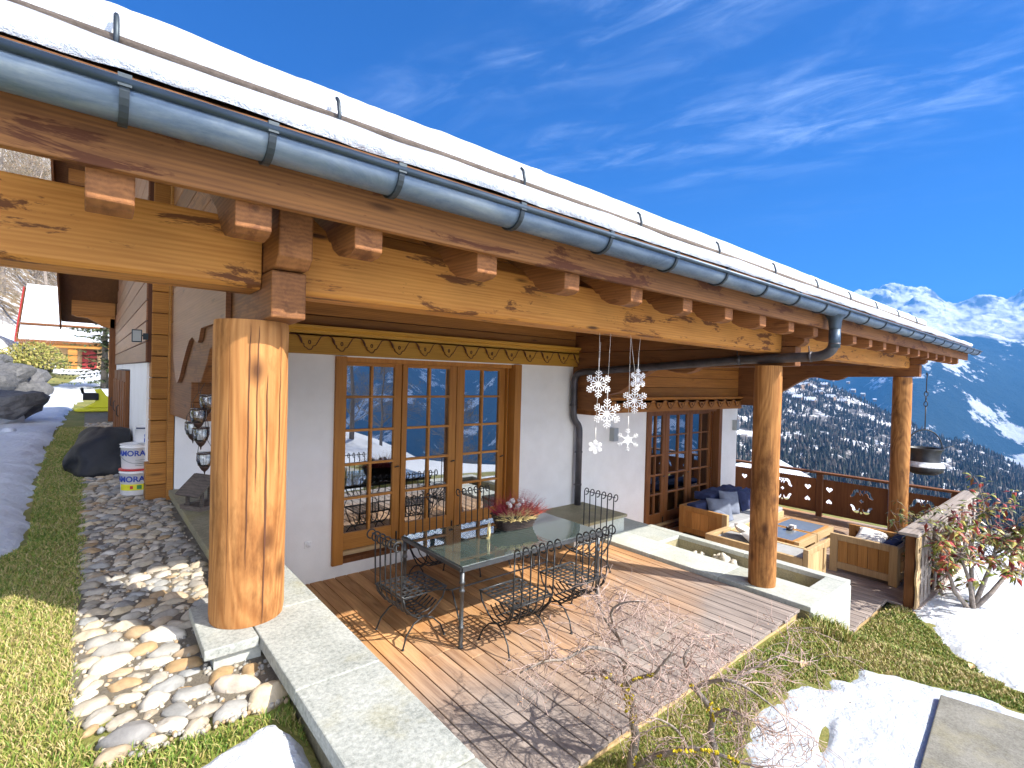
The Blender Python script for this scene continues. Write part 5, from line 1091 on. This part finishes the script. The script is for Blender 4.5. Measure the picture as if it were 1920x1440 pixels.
limbs = [
 ([(1186, 1500, 3.2), (1183, 1430, 3.2), (1192, 1385, 3.2), (1187, 1350, 3.2), (1188, 1318, 3.2), (1176, 1300, 3.2), (1172, 1288, 3.2)], .019, .014),
 ([(1172, 1288, 3.2), (1173, 1255, 3.2), (1176, 1232, 3.22), (1163, 1200, 3.25), (1140, 1168, 3.3), (1125, 1138, 3.35), (1121, 1102, 3.4)], .012, .0035),
 ([(1172, 1288, 3.2), (1186, 1276, 3.15), (1208, 1268, 3.1), (1224, 1266, 3.05), (1240, 1248, 3.0), (1262, 1222, 2.95)], .010, .003),
 ([(1175, 1240, 3.2), (1150, 1222, 3.1), (1110, 1214, 3.0), (1085, 1222, 2.95), (1060, 1236, 2.9), (1020, 1240, 2.85), (975, 1262, 2.8)], .010, .003),
 ([(1172, 1288, 3.2), (1150, 1278, 3.3), (1138, 1262, 3.4), (1118, 1258, 3.5), (1090, 1262, 3.6)], .007, .0025),
 ([(1176, 1232, 3.22), (1195, 1218, 3.3), (1225, 1205, 3.4), (1255, 1180, 3.5), (1290, 1160, 3.6)], .007, .002),
 ([(1163, 1200, 3.25), (1145, 1150, 3.15), (1170, 1130, 3.1), (1210, 1128, 3.0)], .006, .002),
 ([(1345, 1500, 3.15), (1342, 1420, 3.15), (1332, 1375, 3.15), (1337, 1345, 3.15), (1325, 1318, 3.15), (1303, 1292, 3.15), (1292, 1282, 3.15)], .015, .009),
 ([(1292, 1282, 3.15), (1288, 1255, 3.15), (1283, 1232, 3.15), (1300, 1205, 3.2), (1330, 1190, 3.25)], .008, .002),
 ([(1303, 1292, 3.15), (1325, 1280, 3.1), (1360, 1275, 3.0), (1392, 1285, 2.95), (1430, 1310, 2.9), (1475, 1345, 2.85)], .009, .0025),
 ([(1370, 1277, 3.0), (1400, 1262, 3.05), (1435, 1240, 3.1), (1480, 1222, 3.1)], .006, .0018),
 ([(1188, 1440, 3.2), (1230, 1418, 3.1), (1290, 1405, 3.0), (1330, 1408, 2.95), (1375, 1425, 2.9), (1430, 1440, 2.85)], .011, .004),
 ([(1337, 1345, 3.15), (1360, 1330, 3.1), (1400, 1345, 3.0), (1450, 1375, 2.95)], .007, .002),
 ([(1290, 1405, 3.0), (1270, 1370, 2.95), (1240, 1350, 2.9), (1215, 1345, 2.85)], .006, .002)]
bb = MB(); tips = []
for pts, r0, r1 in limbs:
    P_ = limb(pts); sm = []
    for i in range(len(P_)-1):
        p0, p1, p2, p3 = P_[max(i-1, 0)], P_[i], P_[i+1], P_[min(i+2, len(P_)-1)]
        for t in (0, .33, .66): sm.append(.5*((2*p1)+(p2-p0)*t+(2*p0-5*p1+4*p2-p3)*t*t+(3*p1-p0-3*p2+p3)*t**3))
    sm.append(P_[-1]); n = len(sm); rs = [(r0+(r1-r0)*i/(n-1))*1.5+.0015*rn.random() for i in range(n)]; bb.tube(sm, rs, 7)
bb.build('trunk', M['bark'], MT)
tw = MB()
for li, (pts, r0, r1) in enumerate(limbs):
    if li in (0, 7): continue
    P_ = limb(pts); n = len(P_)
    for i in range(1, n):
        for k in range(2 if i < n-1 else 3):
            t = rn.random(); p = P_[i-1]*(1-t)+P_[i]*t; d = (P_[i]-P_[i-1]).normalized(); ax = Vector((rn.gauss(0, 1), rn.gauss(0, 1), rn.gauss(.15, .6))).normalized()
            grow(tw, p, (d*.5+ax*.6).normalized(), rn.uniform(.14, .28), .0052, 2, rn, .06, 6, tips, .5, (3, 5), .0017, 3)
tw.build('twigs', M['twig'], MT)
lv = MB()
for p, d in tips:
    if rn.random() < .42:
        for _ in range(2):
            c = p+Vector((rn.gauss(0, .012), rn.gauss(0, .012), rn.gauss(-.008, .01))); u = Vector((rn.gauss(0, 1), rn.gauss(0, 1), rn.gauss(0, 1))).normalized(); v = u.orthogonal().normalized(); s_ = rn.uniform(.004, .010)
            lv.add([c-u*s_, c-v*s_*.35, c+u*s_*1.2, c+v*s_*.35], [(0, 1, 2, 3)])
lv.build('dry_leaves', M['dryleaf'], MT, recalc=False)
li_ = MB()
for (px0, py0, d, ln, rr, ang) in ((1176, 1300, 3.19, 14, .016, 80), (1180, 1318, 3.19, 16, .016, 70), (1188, 1345, 3.19, 12, .016, 90), (1165, 1285, 3.2, 6, .012, 0), (1200, 1271, 3.10, 14, .010, 15), (1222, 1265, 3.04, 9, .009, 10), (1140, 1268, 3.3, 8, .010, 30), (1110, 1274, 3.4, 5, .010, 0), (1330, 1325, 3.14, 9, .010, 60), (1337, 1345, 3.14, 9, .011, 90), (1296, 1285, 3.14, 5, .010, 0), (1345, 1330, 3.1, 6, .010, 0), (1285, 1408, 2.98, 22, .012, 0), (1330, 1408, 2.93, 16, .012, -10), (1375, 1424, 2.88, 12, .010, -30), (1240, 1415, 3.08, 8, .011, 20), (1188, 1425, 3.19, 10, .016, 90), (1365, 1355, 3.05, 6, .008, 0)):
    for k in range(int(ln*2.2)):
        o_ = rn.uniform(-ln, ln); c = at(px0+o_*math.cos(R(ang)), py0-o_*math.sin(R(ang)), d-.004)+Vector((rn.gauss(0, rr*.32), rn.gauss(0, rr*.32), rn.gauss(0, rr*.32))); li_.ball(c, (rr*rn.uniform(.35, .75),)*3, 6, 4, .8)
li_.build('lichen', M['lichen'], MT)

# ---------------------------------------------------------------- red leaved shrub by the railing
def shrub(name, base, label, stems, nleaf, mat, lsz, cx, spreadr, hz):
    S_ = thing(name, base, label, 'shrub'); b = MB(); ends = []
    for px_list in stems:
        P_ = [at(x, y, d) for x, y, d in px_list]; P_[0] = Vector(base)+Vector((rn.gauss(0, .05), rn.gauss(0, .05), -.05)); n = len(P_); b.tube(P_, [.035-.025*i/(n-1) for i in range(n)], 6)
        for k in range(2, n): ends += [P_[k]]*(k+1)
    tips = []
    for k in range(80):
        p = rn.choice(ends); d = Vector((rn.gauss(0, 1), rn.gauss(0, 1), rn.gauss(.5, .6))).normalized(); grow(b, p, d, rn.uniform(.2, .45), .009, 1, rn, 0, 4, tips, .5, (2, 3), .004, 4)
    b.build('stems', M['bark'], S_)
    l = MB()
    for p, d in tips+[(e, Vector((0, 0, 1))) for e in ends for _ in range(3)]:
        for q in range(nleaf):
            u = (Vector((rn.gauss(0, 1), rn.gauss(0, 1), rn.gauss(-.1, .5)))).normalized(); v = u.cross(Vector((0, 0, 1))+d*.5).normalized(); s_ = lsz*rn.uniform(.7, 1.25); c = p+u*.02; dr = Vector((0, 0, -s_*.25))
            l.add([c, c+u*s_*.45-v*s_*.20, c+u*s_+dr, c+u*s_*.45+v*s_*.20, c+u*s_*.5+Vector((0, 0, s_*.04))], [(0, 1, 4), (1, 2, 4), (2, 3, 4), (3, 0, 4)])
    l.build('leaves', M[mat], S_, recalc=False); return S_
g = ground_at(1825, 1148); dd = (g-Vector((0, 0, 0))).dot(F1)
shrub('rhododendron', g, 'rhododendron shrub with red and green leaves rising from the snow by the railing', [
 [(1825, 1150, dd), (1790, 1110, dd), (1775, 1060, dd), (1760, 1020, dd-.1)], [(1825, 1150, dd), (1818, 1090, dd), (1800, 1040, dd), (1790, 1000, dd)], [(1825, 1150, dd), (1860, 1110, dd), (1893, 1070, dd+.1), (1900, 1020, dd+.1), (1905, 995, dd)],
 [(1825, 1150, dd), (1850, 1080, dd), (1862, 1050, dd), (1868, 1010, dd)], [(1825, 1150, dd), (1775, 1130, dd+.4), (1755, 1095, dd+.7), (1745, 1060, dd+.6)], [(1825, 1150, dd), (1820, 1020, dd+.2), (1845, 960, dd+.2)]], 6, 'redleaf', .115, 0, 0, 0)
g2 = ground_at(1740, 1105); d2 = g2.dot(F1)
shrub('shrub', g2, 'low green leaved shrub growing against the garden side of the railing', [[(1740, 1105, d2), (1735, 1060, d2), (1728, 1020, d2), (1740, 1000, d2)], [(1740, 1105, d2), (1760, 1050, d2), (1770, 1010, d2)], [(1740, 1105, d2), (1748, 1080, d2), (1752, 1050, d2)]], 4, 'greenleaf', .085, 0, 0, 0)
for (x_, y_, lb) in ((1508, 1252, 'curled dry brown leaf lying on the grass by the snow edge'), (1822, 1255, 'dry leaf lying on the grass strip between the two snow patches')):
    p = ground_at(x_, y_); b = MB(); s_ = .07; b.add([p+Vector((-s_, 0, .03)), p+Vector((-.2*s_, -.5*s_, .045)), p+Vector((s_, -.1*s_, .03)), p+Vector((.3*s_, .5*s_, .05)), p+Vector((-.4*s_, .35*s_, .04)), p+Vector((0, 0, .028))], [(0, 1, 5), (1, 2, 5), (2, 3, 5), (3, 4, 5), (4, 0, 5)]); tag(b.build('dry_leaf', M['timber'], recalc=False), lb, 'leaf')

# ---------------------------------------------------------------- left background: boulders, bush, neighbour chalet, spruce, bare trees
def boulder(px0, py0, dist, r, label, mat='rock', sink=.3, snowcap=False, group=None):
    d = at(px0, py0, 1); d = d*(dist/d.length); c = Vector((d.x, d.y, zti(d.x, d.y)+r[2]*(1-sink))); b = MB(); vs = []
    b.ball(c, r, 26, 18, .75, 0, rot=rn.random()*3); b.v = [tuple(Vector(v)+Vector((mnoise.noise(Vector(v)*3.1), mnoise.noise(Vector(v)*3.1+Vector((9, 0, 0))), mnoise.noise(Vector(v)*3.1+Vector((0, 9, 0)))))*min(r)*.22) for v in b.v]
    o = b.build('boulder', M[mat]); tag(o, label, 'boulder', group)
    for p_ in o.data.polygons: p_.use_smooth = False
    return o
boulder(0, 712, 17, (.50, .9, .50), 'large dark boulder with sharp edges at the left edge of the photo')
boulder(-40, 735, 13, (.40, .7, .36), 'dark boulder cut off by the left photo border beside the sharp edged one')
boulder(-14, 650, 24, (.36, .7, .30), 'grey boulder higher up the slope behind the green strip')
boulder(76, 668, 30, (.4, .4, .30), 'small dark boulder with a cap of snow below the yellow bush')
b = MB(); c = boulder
for (px0, py0, dist, rr) in ((2, 775, 13, .24), (22, 762, 13.4, .15), (-14, 755, 13, .26), (34, 780, 13, .09), (16, 795, 12, .10)):
    d = at(px0, py0, 1); d = d*(dist/d.length); b.ball((d.x, d.y, zti(d.x, d.y)+rr*.35), (rr*1.1, rr*1.3, rr*.8), 16, 12, .5)
tag(b.build('snow_lumps', M['snow']), 'lumps of shaded snow piled in front of the dark boulder', 'snow pile', kind='stuff')
def bushy(px0, py0, dist, r, n, mat, name, label, cat, sz):
    d = at(px0, py0, 1); d = d*(dist/d.length); c = Vector((d.x, d.y, zti(d.x, d.y))); o = thing(name, c, label, cat); l = MB(); tips = []
    b = MB()
    for k in range(10): grow(b, c, Vector((rn.gauss(0, .6), rn.gauss(0, .6), 1)).normalized(), r[2]*.9, .02, 2, rn, .02, 4, tips, .5, (2, 3), .006, 3)
    b.build('stems', M['bark'], o)
    for k in range(n):
        u = Vector((rn.gauss(0, 1), rn.gauss(0, 1), rn.gauss(0, 1))).normalized(); q = rn.random()**.35; p = c+Vector((u.x*r[0]*q, u.y*r[1]*q, abs(u.z)*r[2]*q)); w_ = Vector((rn.gauss(0, 1), rn.gauss(0, 1), rn.gauss(0, 1))).normalized(); v = w_.orthogonal().normalized(); l.add([p-w_*sz, p-v*sz*.5, p+w_*sz, p+v*sz*.5], [(0, 1, 2, 3)])
    l.build('foliage', M[mat], o, recalc=False); return o
bushy(62, 645, 30, (1.3, 1.3, 1.15), 2600, 'bush', 'bush', 'rounded yellow green bush on the slope left of the neighbour roof', 'bush', .07)
# neighbour chalet
np_ = at(160, 700, 1); np_ = np_*(38/np_.length); nx_, ny_ = np_.x, np_.y; g0 = zti(nx_, ny_)-.6
NC = thing('neighbour_chalet', (nx_, ny_, g0), 'neighbour chalet with a snowy roof and red shutter beyond the lawn', 'chalet')
b = MB(); b.box(nx_-2.1, nx_+4, ny_, ny_+6, g0-.5, g0+2.0); b.build('wall', M['timber'], NC)
b = MB(); b.box(nx_-2.7, nx_+4.5, ny_-.9, ny_-.75, g0+1.75, g0+1.95); b.build('fascia', M['pillar'], NC)
b = MB(); b.prism([(ny_-1.0, g0+1.95), (ny_-1.0, g0+2.10), (ny_+3.4, g0+5.3), (ny_+7, g0+2.7), (ny_+7, g0+2.5), (ny_+3.4, g0+5.1)], 'x', nx_-2.8, nx_+4.6); rfn = b.build('roof', M['dark_z'], NC); bq = MB(); bq.prism([(ny_-1.0, g0+1.95), (ny_-1.0, g0+2.16), (ny_+3.4, g0+5.36), (ny_+3.4, g0+5.1)], 'x', nx_-2.86, nx_-2.805); bq.build('verge_board', M['redpaint'], rfn)
b = MB(); b.prism([(ny_-1.0, g0+2.11), (ny_-1.02, g0+2.30), (ny_+3.4, g0+5.55), (ny_+7, g0+2.95), (ny_+7, g0+2.72), (ny_+3.4, g0+5.31)], 'x', nx_-2.7, nx_+4.6); b.build('snow_layer', M['snow'], rfn)
b = MB(); b.tube([(nx_-2.7, ny_-.2, g0+2.98), (nx_+4.5, ny_-.2, g0+2.98)], .07, 6); b.build('snow_stop_log', M['dark_z'], rfn)
b = MB(); b.box(nx_-.15, nx_+.5, ny_-.08, ny_-.01, g0+.2, g0+1.7); b.build('shutter', M['redpaint'], NC)
b = MB(); b.box(nx_+.9, nx_+1.0, ny_-.12, ny_-.02, g0+.8, g0+1.15); b.build('wall_lantern', M['bracket'], NC)
b = MB(); b.box(nx_-.75, nx_-.35, ny_-.8, ny_-.4, g0, g0+1.8); b.build('porch_post', M['pillar'], NC)
# spruce
def spruce(px0, dist, h, label):
    d = at(px0, 700, 1); d = d*(dist/d.length); c = Vector((d.x, d.y, zti(d.x, d.y)-.2)); o = thing('spruce_tree', c, label, 'tree'); b = MB(); b.tube([c, c+Vector((0, 0, h))], [.12, .01], 7); b.build('trunk', M['bark'], o); l = MB()
    for k in range(150):
        t = rn.random()**.8; z = h*(.06+.92*t); L_ = (1-t)*h*.36*rn.uniform(.7, 1.1)+.15; a = rn.uniform(0, 2*PI); dv = Vector((math.cos(a), math.sin(a), 0)); pts = []
        for q in range(7): s_ = q/6; pts.append(c+Vector((0, 0, z))+dv*L_*s_+Vector((0, 0, -.28*L_*s_+.22*L_*s_*s_)))
        for q in range(int(26+L_*26)):
            s_ = rn.random()**.8; i = min(5, int(s_*6)); p = pts[i].lerp(pts[i+1], s_*6-i); sd_ = dv.cross(Vector((0, 0, 1)))*rn.choice((-1, 1)); n_ = (sd_*.9+dv*.6+Vector((0, 0, rn.gauss(-.25, .2)))).normalized(); ln = .26*(1.2-s_)*rn.uniform(.6, 1.1)+.05; w_ = Vector((0, 0, 1)).cross(n_).normalized()*.032
            l.add([p-w_, p+w_, p+n_*ln], [(0, 1, 2)])
    l.build('needles', M['needle'], o, recalc=False)
spruce(196, 22, 4.6, 'spruce tree with drooping branches beside the neighbour roof')
# bare trees on the slope: three kinds, copied
def baretree(h, seed, mat2='larch'):
    r = random.Random(seed); o = thing('bare_tree', (0, 0, 0), '', 'tree'); b = MB(); tips = []; l = MB()
    pts = [Vector((r.gauss(0, .02)*i, r.gauss(0, .02)*i, h*i/8-.3)) for i in range(9)]; b.tube(pts, [.16*h/9*(1-i/9.5) for i in range(9)], 6)
    for k in range(34):
        t = r.uniform(.15, .98); z = h*t; L_ = h*.30*(1.15-t)*r.uniform(.7, 1.2); a = r.uniform(0, 2*PI); grow(b, Vector((0, 0, z-.3)), Vector((math.cos(a), math.sin(a), .55)).normalized(), L_, .035*h/9*(1.2-t), 2, r, -.02, 5, tips, .5, (2, 4), .009, 3)
    for p, d in tips:
        for q in range(6):
            u = Vector((r.gauss(0, 1), r.gauss(0, 1), r.gauss(.3, 1))).normalized(); s_ = h*.035*r.uniform(.6, 1.3); v = u.orthogonal().normalized()*.012*h/9; c = p+Vector((r.gauss(0, .1), r.gauss(0, .1), r.gauss(0, .1))); l.add([c-v, c+v, c+u*s_], [(0, 1, 2)])
    b.build('trunk', M['bark'], o, False); l.build('crown', M[mat2], o, False, recalc=False); return o
protos = [baretree(9, 3), baretree(8, 4), baretree(10, 8)]
used = [False]*3; spots = []
for k in range(150):
    az = rn.uniform(-16, 6.5); dist = rn.uniform(46, 88)   # degrees left of the path direction
    x = -math.sin(R(-az))*dist if False else math.sin(R(az))*dist; y = math.cos(R(az))*dist
    if all(math.hypot(x-a, y-c_) > 2.4 for a, c_ in spots): spots.append((x, y))
spots = spots[:64]
for i, (x, y) in enumerate(spots):
    k = i % 3; o = protos[k] if not used[k] else copy_tree(protos[k]); used[k] = True
    s_ = rn.uniform(.8, 1.35); o.location = (x, y, zti(x, y)); o.rotation_euler = (0, 0, rn.uniform(0, 6)); o.scale = (s_,)*3
    tag(o, 'leafless tree in the dense bare wood on the slope behind the lawn', 'tree', 'bare trees on the slope behind the neighbour chalet')
# trees down the slope in front of the chalet, seen mirrored in the door glass
for i in range(9):
    x = 7+i*5.2+rn.uniform(-1.5, 1.5); y = -25-rn.uniform(0, 12)-i*.6; o = copy_tree(protos[i % 3]); s_ = rn.uniform(.9, 1.25); o.location = (x, y, zti(x, y)-.5); o.rotation_euler = (0, 0, rn.uniform(0, 6)); o.scale = (s_,)*3
    tag(o, 'bare tree down the garden slope, mirrored in the french doors', 'tree', 'bare trees mirrored in the french doors')

# ---------------------------------------------------------------- valley: near forested flank, far mountains, villages
def lerp(a, c, t): return a+(c-a)*t
def hillz(x, y):
    t = np.clip((x-260)/940, 0, 1.35); t1 = np.minimum(t, 1)
    z0 = -74+.07*(y-23); z1 = -150+.44*(y-60)
    z = lerp(z0, z1, t1)-np.where(t > 1, (t-1)*940*.35, 0); return z
def hillmesh(name, xs, ys, zf, mat, namp, nsc, seed):
    X, Y = np.meshgrid(xs, ys, indexing='ij'); Z = zf(X, Y)+namp*vnoise(X, Y, nsc, seed, 5); idx = np.arange(X.size).reshape(X.shape)
    F = np.stack([idx[:-1, :-1], idx[1:, :-1], idx[1:, 1:], idx[:-1, 1:]], -1).reshape(-1, 4); return tag(fast_mesh(name, np.stack([X, Y, Z], -1).reshape(-1, 3), F, mat, smooth=True), kind='structure'), (X, Y, Z)
mt, t, b_ = newmat('hill_snow'); g_ = G(t); v = g_.coord((.02, .02, .02)); n1 = g_.noise(v, 1.3, 8, .7)
g_.l(g_.ramp(n1, [(.44, (.07, .065, .06)), (.505, (.20, .18, .17)), (.55, (.68, .71, .76)), (.66, (.78, .80, .84))]), b_.inputs['Base Color']); b_.inputs['Roughness'].default_value = .9; M['hill'] = mt
hs_, (HX, HY, HZ) = hillmesh('hill', np.linspace(240, 1560, 120), np.linspace(-900, 1500, 150), hillz, M['hill'], 9, .012, 3)
def hz_at(x, y): return float(hillz(np.array(float(x)), np.array(float(y)))+9*vnoise(np.array([float(x)]), np.array([float(y)]), .012, 3, 5)[0])
# conifers and bare trees covering the flank
V, Fc = [], []; cnt = 0; r_ = random.Random(5)
while cnt < 15000:
    x = 250+980*r_.random()**.85; az = R(r_.uniform(-14, 30)); y = x*math.tan(az)
    dens = mnoise.fractal(Vector((x*.011, y*.018, 2)), 1, 2, 4); 
    if dens < r_.uniform(-.50, .10): continue
    z = hz_at(x, y); h = r_.uniform(6, 13); rr = h*r_.uniform(.16, .24); base = len(V); a0 = r_.random()*6
    if r_.random() < .68:
        for lv_ in range(3):
            zz = z+h*(.08+.27*lv_); rad = rr*(1-.27*lv_)
            for j in range(5): a = a0+lv_+2*PI*j/5; V.append((x+rad*math.cos(a), y+rad*math.sin(a), zz))
            V.append((x, y, zz+h*.46)); b0 = base+lv_*6
            for j in range(5): Fc.append((b0+j, b0+(j+1) % 5, b0+5))
    else:
        for j in range(7):
            a = r_.uniform(0, 6.3); q = r_.uniform(.25, 1)*h*.55; c1 = (x+rr*1.1*math.cos(a), y+rr*1.1*math.sin(a), z+q+h*.3); k = len(V); V += [(x, y, z+q*.6), c1, (x+rr*math.cos(a+.5), y+rr*math.sin(a+.5), z+q+h*.1)]; Fc.append((k, k+1, k+2))
    cnt += 1
tag(fast_mesh('forest', V, Fc, M['forest']), 'dark conifer and bare forest covering the snowy flank across the valley', 'forest', kind='stuff')
# village houses high on the flank
M['vwall'] = plain('village_wall', (.30, .20, .13), .8); M['vsnow'] = M['snow']
hp = None
hs_px = [(1482, 744), (1500, 733), (1512, 722), (1528, 712), (1545, 728), (1560, 716), (1572, 735), (1590, 718), (1600, 733), (1535, 741), (1556, 748), (1580, 755), (1618, 742), (1640, 752), (1495, 756), (1518, 760)]
def march_hill(px0, py0):
    d = at(px0, py0, 1); t_ = 300
    while t_ < 2600:
        p = d*t_
        if p.z < float(hillz(np.array(p.x), np.array(p.y))): return p
        t_ *= 1.01
    return None
for i, (a, c_) in enumerate(hs_px):
    p = march_hill(a, c_)
    if p is None: p = at(a, c_, 1)*1180; 
    z = hz_at(p.x, p.y)
    if hp is None:
        o = thing('village_house', (0, 0, 0), '', 'house'); b = MB(); b.box(-6, 6, -5, 5, -3, 6); b.build('wall', M['vwall'], o, False); b = MB(); b.prism([(-7.5, 5), (-7.5, 6), (0, 10), (7.5, 6), (7.5, 5), (0, 9)], 'x', -6.5, 6.5); b.build('roof', M['snow'], o, False); hp = o
    else: o = copy_tree(hp)
    s_ = rn.uniform(.8, 1.4); o.location = (p.x, p.y, z); o.rotation_euler = (0, 0, rn.uniform(-.4, .4)+PI/2); o.scale = (s_,)*3
    tag(o, 'small distant village house with a snowy roof high on the forested flank', 'house', 'village houses across the valley')
# snowy roof just below the terrace
pr_, pe_ = at(1452, 856, 26), at(1620, 935, 24.0); SRf = thing('lower_chalet', (pr_.x+2, pr_.y, pr_.z-6), 'roof of a chalet below the terrace, white with snow behind the railing', 'chalet')
b = MB(); b.box(pr_.x-5.5, pr_.x-.5, pe_.y+.5, pr_.y+3, pr_.z-8, pe_.z-.3); b.build('wall', M['vwall'], SRf)
b = MB(); b.prism([(pe_.y, pe_.z-.35), (pe_.y, pe_.z), (pr_.y, pr_.z), (pr_.y+3.4, pr_.z-1.6), (pr_.y+3.4, pr_.z-1.95), (pr_.y, pr_.z-.4)], 'x', pr_.x-6, pr_.x); b.build('roof', M['snow'], SRf)

# far mountains
def mountz(A, Rr):
    X, Y = Rr*np.cos(A), Rr*np.sin(A); t = np.clip((Rr-2000)/3400, 0, 1); t2 = np.clip((Rr-5400)/2700, 0, 1); t3 = np.clip((Rr-8100)/1500, 0, 1)
    low = -780+t**.9*(455+780); az = np.degrees(A)
    rid = np.array([mnoise.ridged_multi_fractal(Vector((x*.00075+3, y*.00075, .5)), .9, 2.1, 7, 1.0, 2.0) for x, y in zip(X.ravel(), Y.ravel())]).reshape(X.shape)
    fr = np.array([mnoise.fractal(Vector((x*.0011, y*.0011, 4)), .8, 2.1, 6) for x, y in zip(X.ravel(), Y.ravel())]).reshape(X.shape)
    spur = 150*np.sin(az*.42+1.2+Rr*.0005)*np.sin(PI*np.clip(t, 0, 1))
    crest = 1090+60*np.sin(az*.55+.9)+35*np.sin(az*1.9)
    return X, Y, low+spur+fr*120*t+t2**1.15*(crest-455)*(.74+.26*np.clip(rid/1.6, 0, 1.35))+t2*rid*110-t3*700
A_, Rr = np.meshgrid(np.radians(np.concatenate([np.linspace(-105, -8, 90), np.linspace(-7.8, 26, 330), np.linspace(26.5, 75, 60)])), np.concatenate([np.linspace(2000, 5000, 70), np.linspace(5030, 9300, 190)]), indexing='ij')
X, Y, Z = mountz(A_, Rr); idx = np.arange(X.size).reshape(X.shape)
mt, t, b_ = newmat('mountain'); g_ = G(t); geo = g_.n('ShaderNodeNewGeometry'); sp = g_.n('ShaderNodeSeparateXYZ'); g_.l(geo.outputs['Position'], sp.inputs[0]); sn = g_.n('ShaderNodeSeparateXYZ'); g_.l(geo.outputs['Normal'], sn.inputs[0])
v = g_.coord((.001, .001, .001)); n1 = g_.noise(v, 2.2, 9, .68); n2 = g_.noise(v, 9, 7, .7)
alt = g_.math('ADD', sp.outputs[2], g_.math('MULTIPLY', g_.math('SUBTRACT', n1, .5), 420)); high = g_.rng(alt, 380, 470)
rock = g_.rng(g_.math('ADD', sn.outputs[2], g_.math('MULTIPLY', g_.math('SUBTRACT', n2, .5), .75)), .60, .74)
top = g_.mix(rock, (.13, .12, .13), (.88, .90, .93)); clear = g_.rng(g_.math('ADD', n1, g_.math('MULTIPLY', n2, .35)), .735, .765); fo = g_.mix(clear, (.022, .036, .030), (.70, .74, .80))
g_.l(g_.mix(high, fo, top), b_.inputs['Base Color']); b_.inputs['Roughness'].default_value = .95; b_.inputs['Specular IOR Level'].default_value = .1
g_.bump(n2, .8, 60, b_); M['mountain'] = mt
F = np.stack([idx[:-1, :-1], idx[1:, :-1], idx[1:, 1:], idx[:-1, 1:]], -1).reshape(-1, 4)
tag(fast_mesh('mountain', np.stack([X, Y, Z], -1).reshape(-1, 3), F, M['mountain'], smooth=True), kind='structure')
zmax = float(Z.max()); zmin = float(min(Z.min(), HZ.min(), ZZ.min()))
# air
mt = bpy.data.materials.new('haze'); mt.use_nodes = True; t = mt.node_tree
for n in list(t.nodes): t.nodes.remove(n)
o_ = t.nodes.new('ShaderNodeOutputMaterial'); pv = t.nodes.new('ShaderNodeVolumePrincipled'); pv.inputs['Color'].default_value = (.10, .40, 1, 1); pv.inputs['Density'].default_value = HAZE; pv.inputs['Anisotropy'].default_value = .1
t.links.new(pv.outputs[0], o_.inputs['Volume'])
b = MB(); b.box(-400, 9800, -8600, 9400, zmin-1, zmax+15); hz_ = b.build('haze', mt); tag(hz_, 'thin blue mountain air filling the valley', 'haze', kind='stuff')
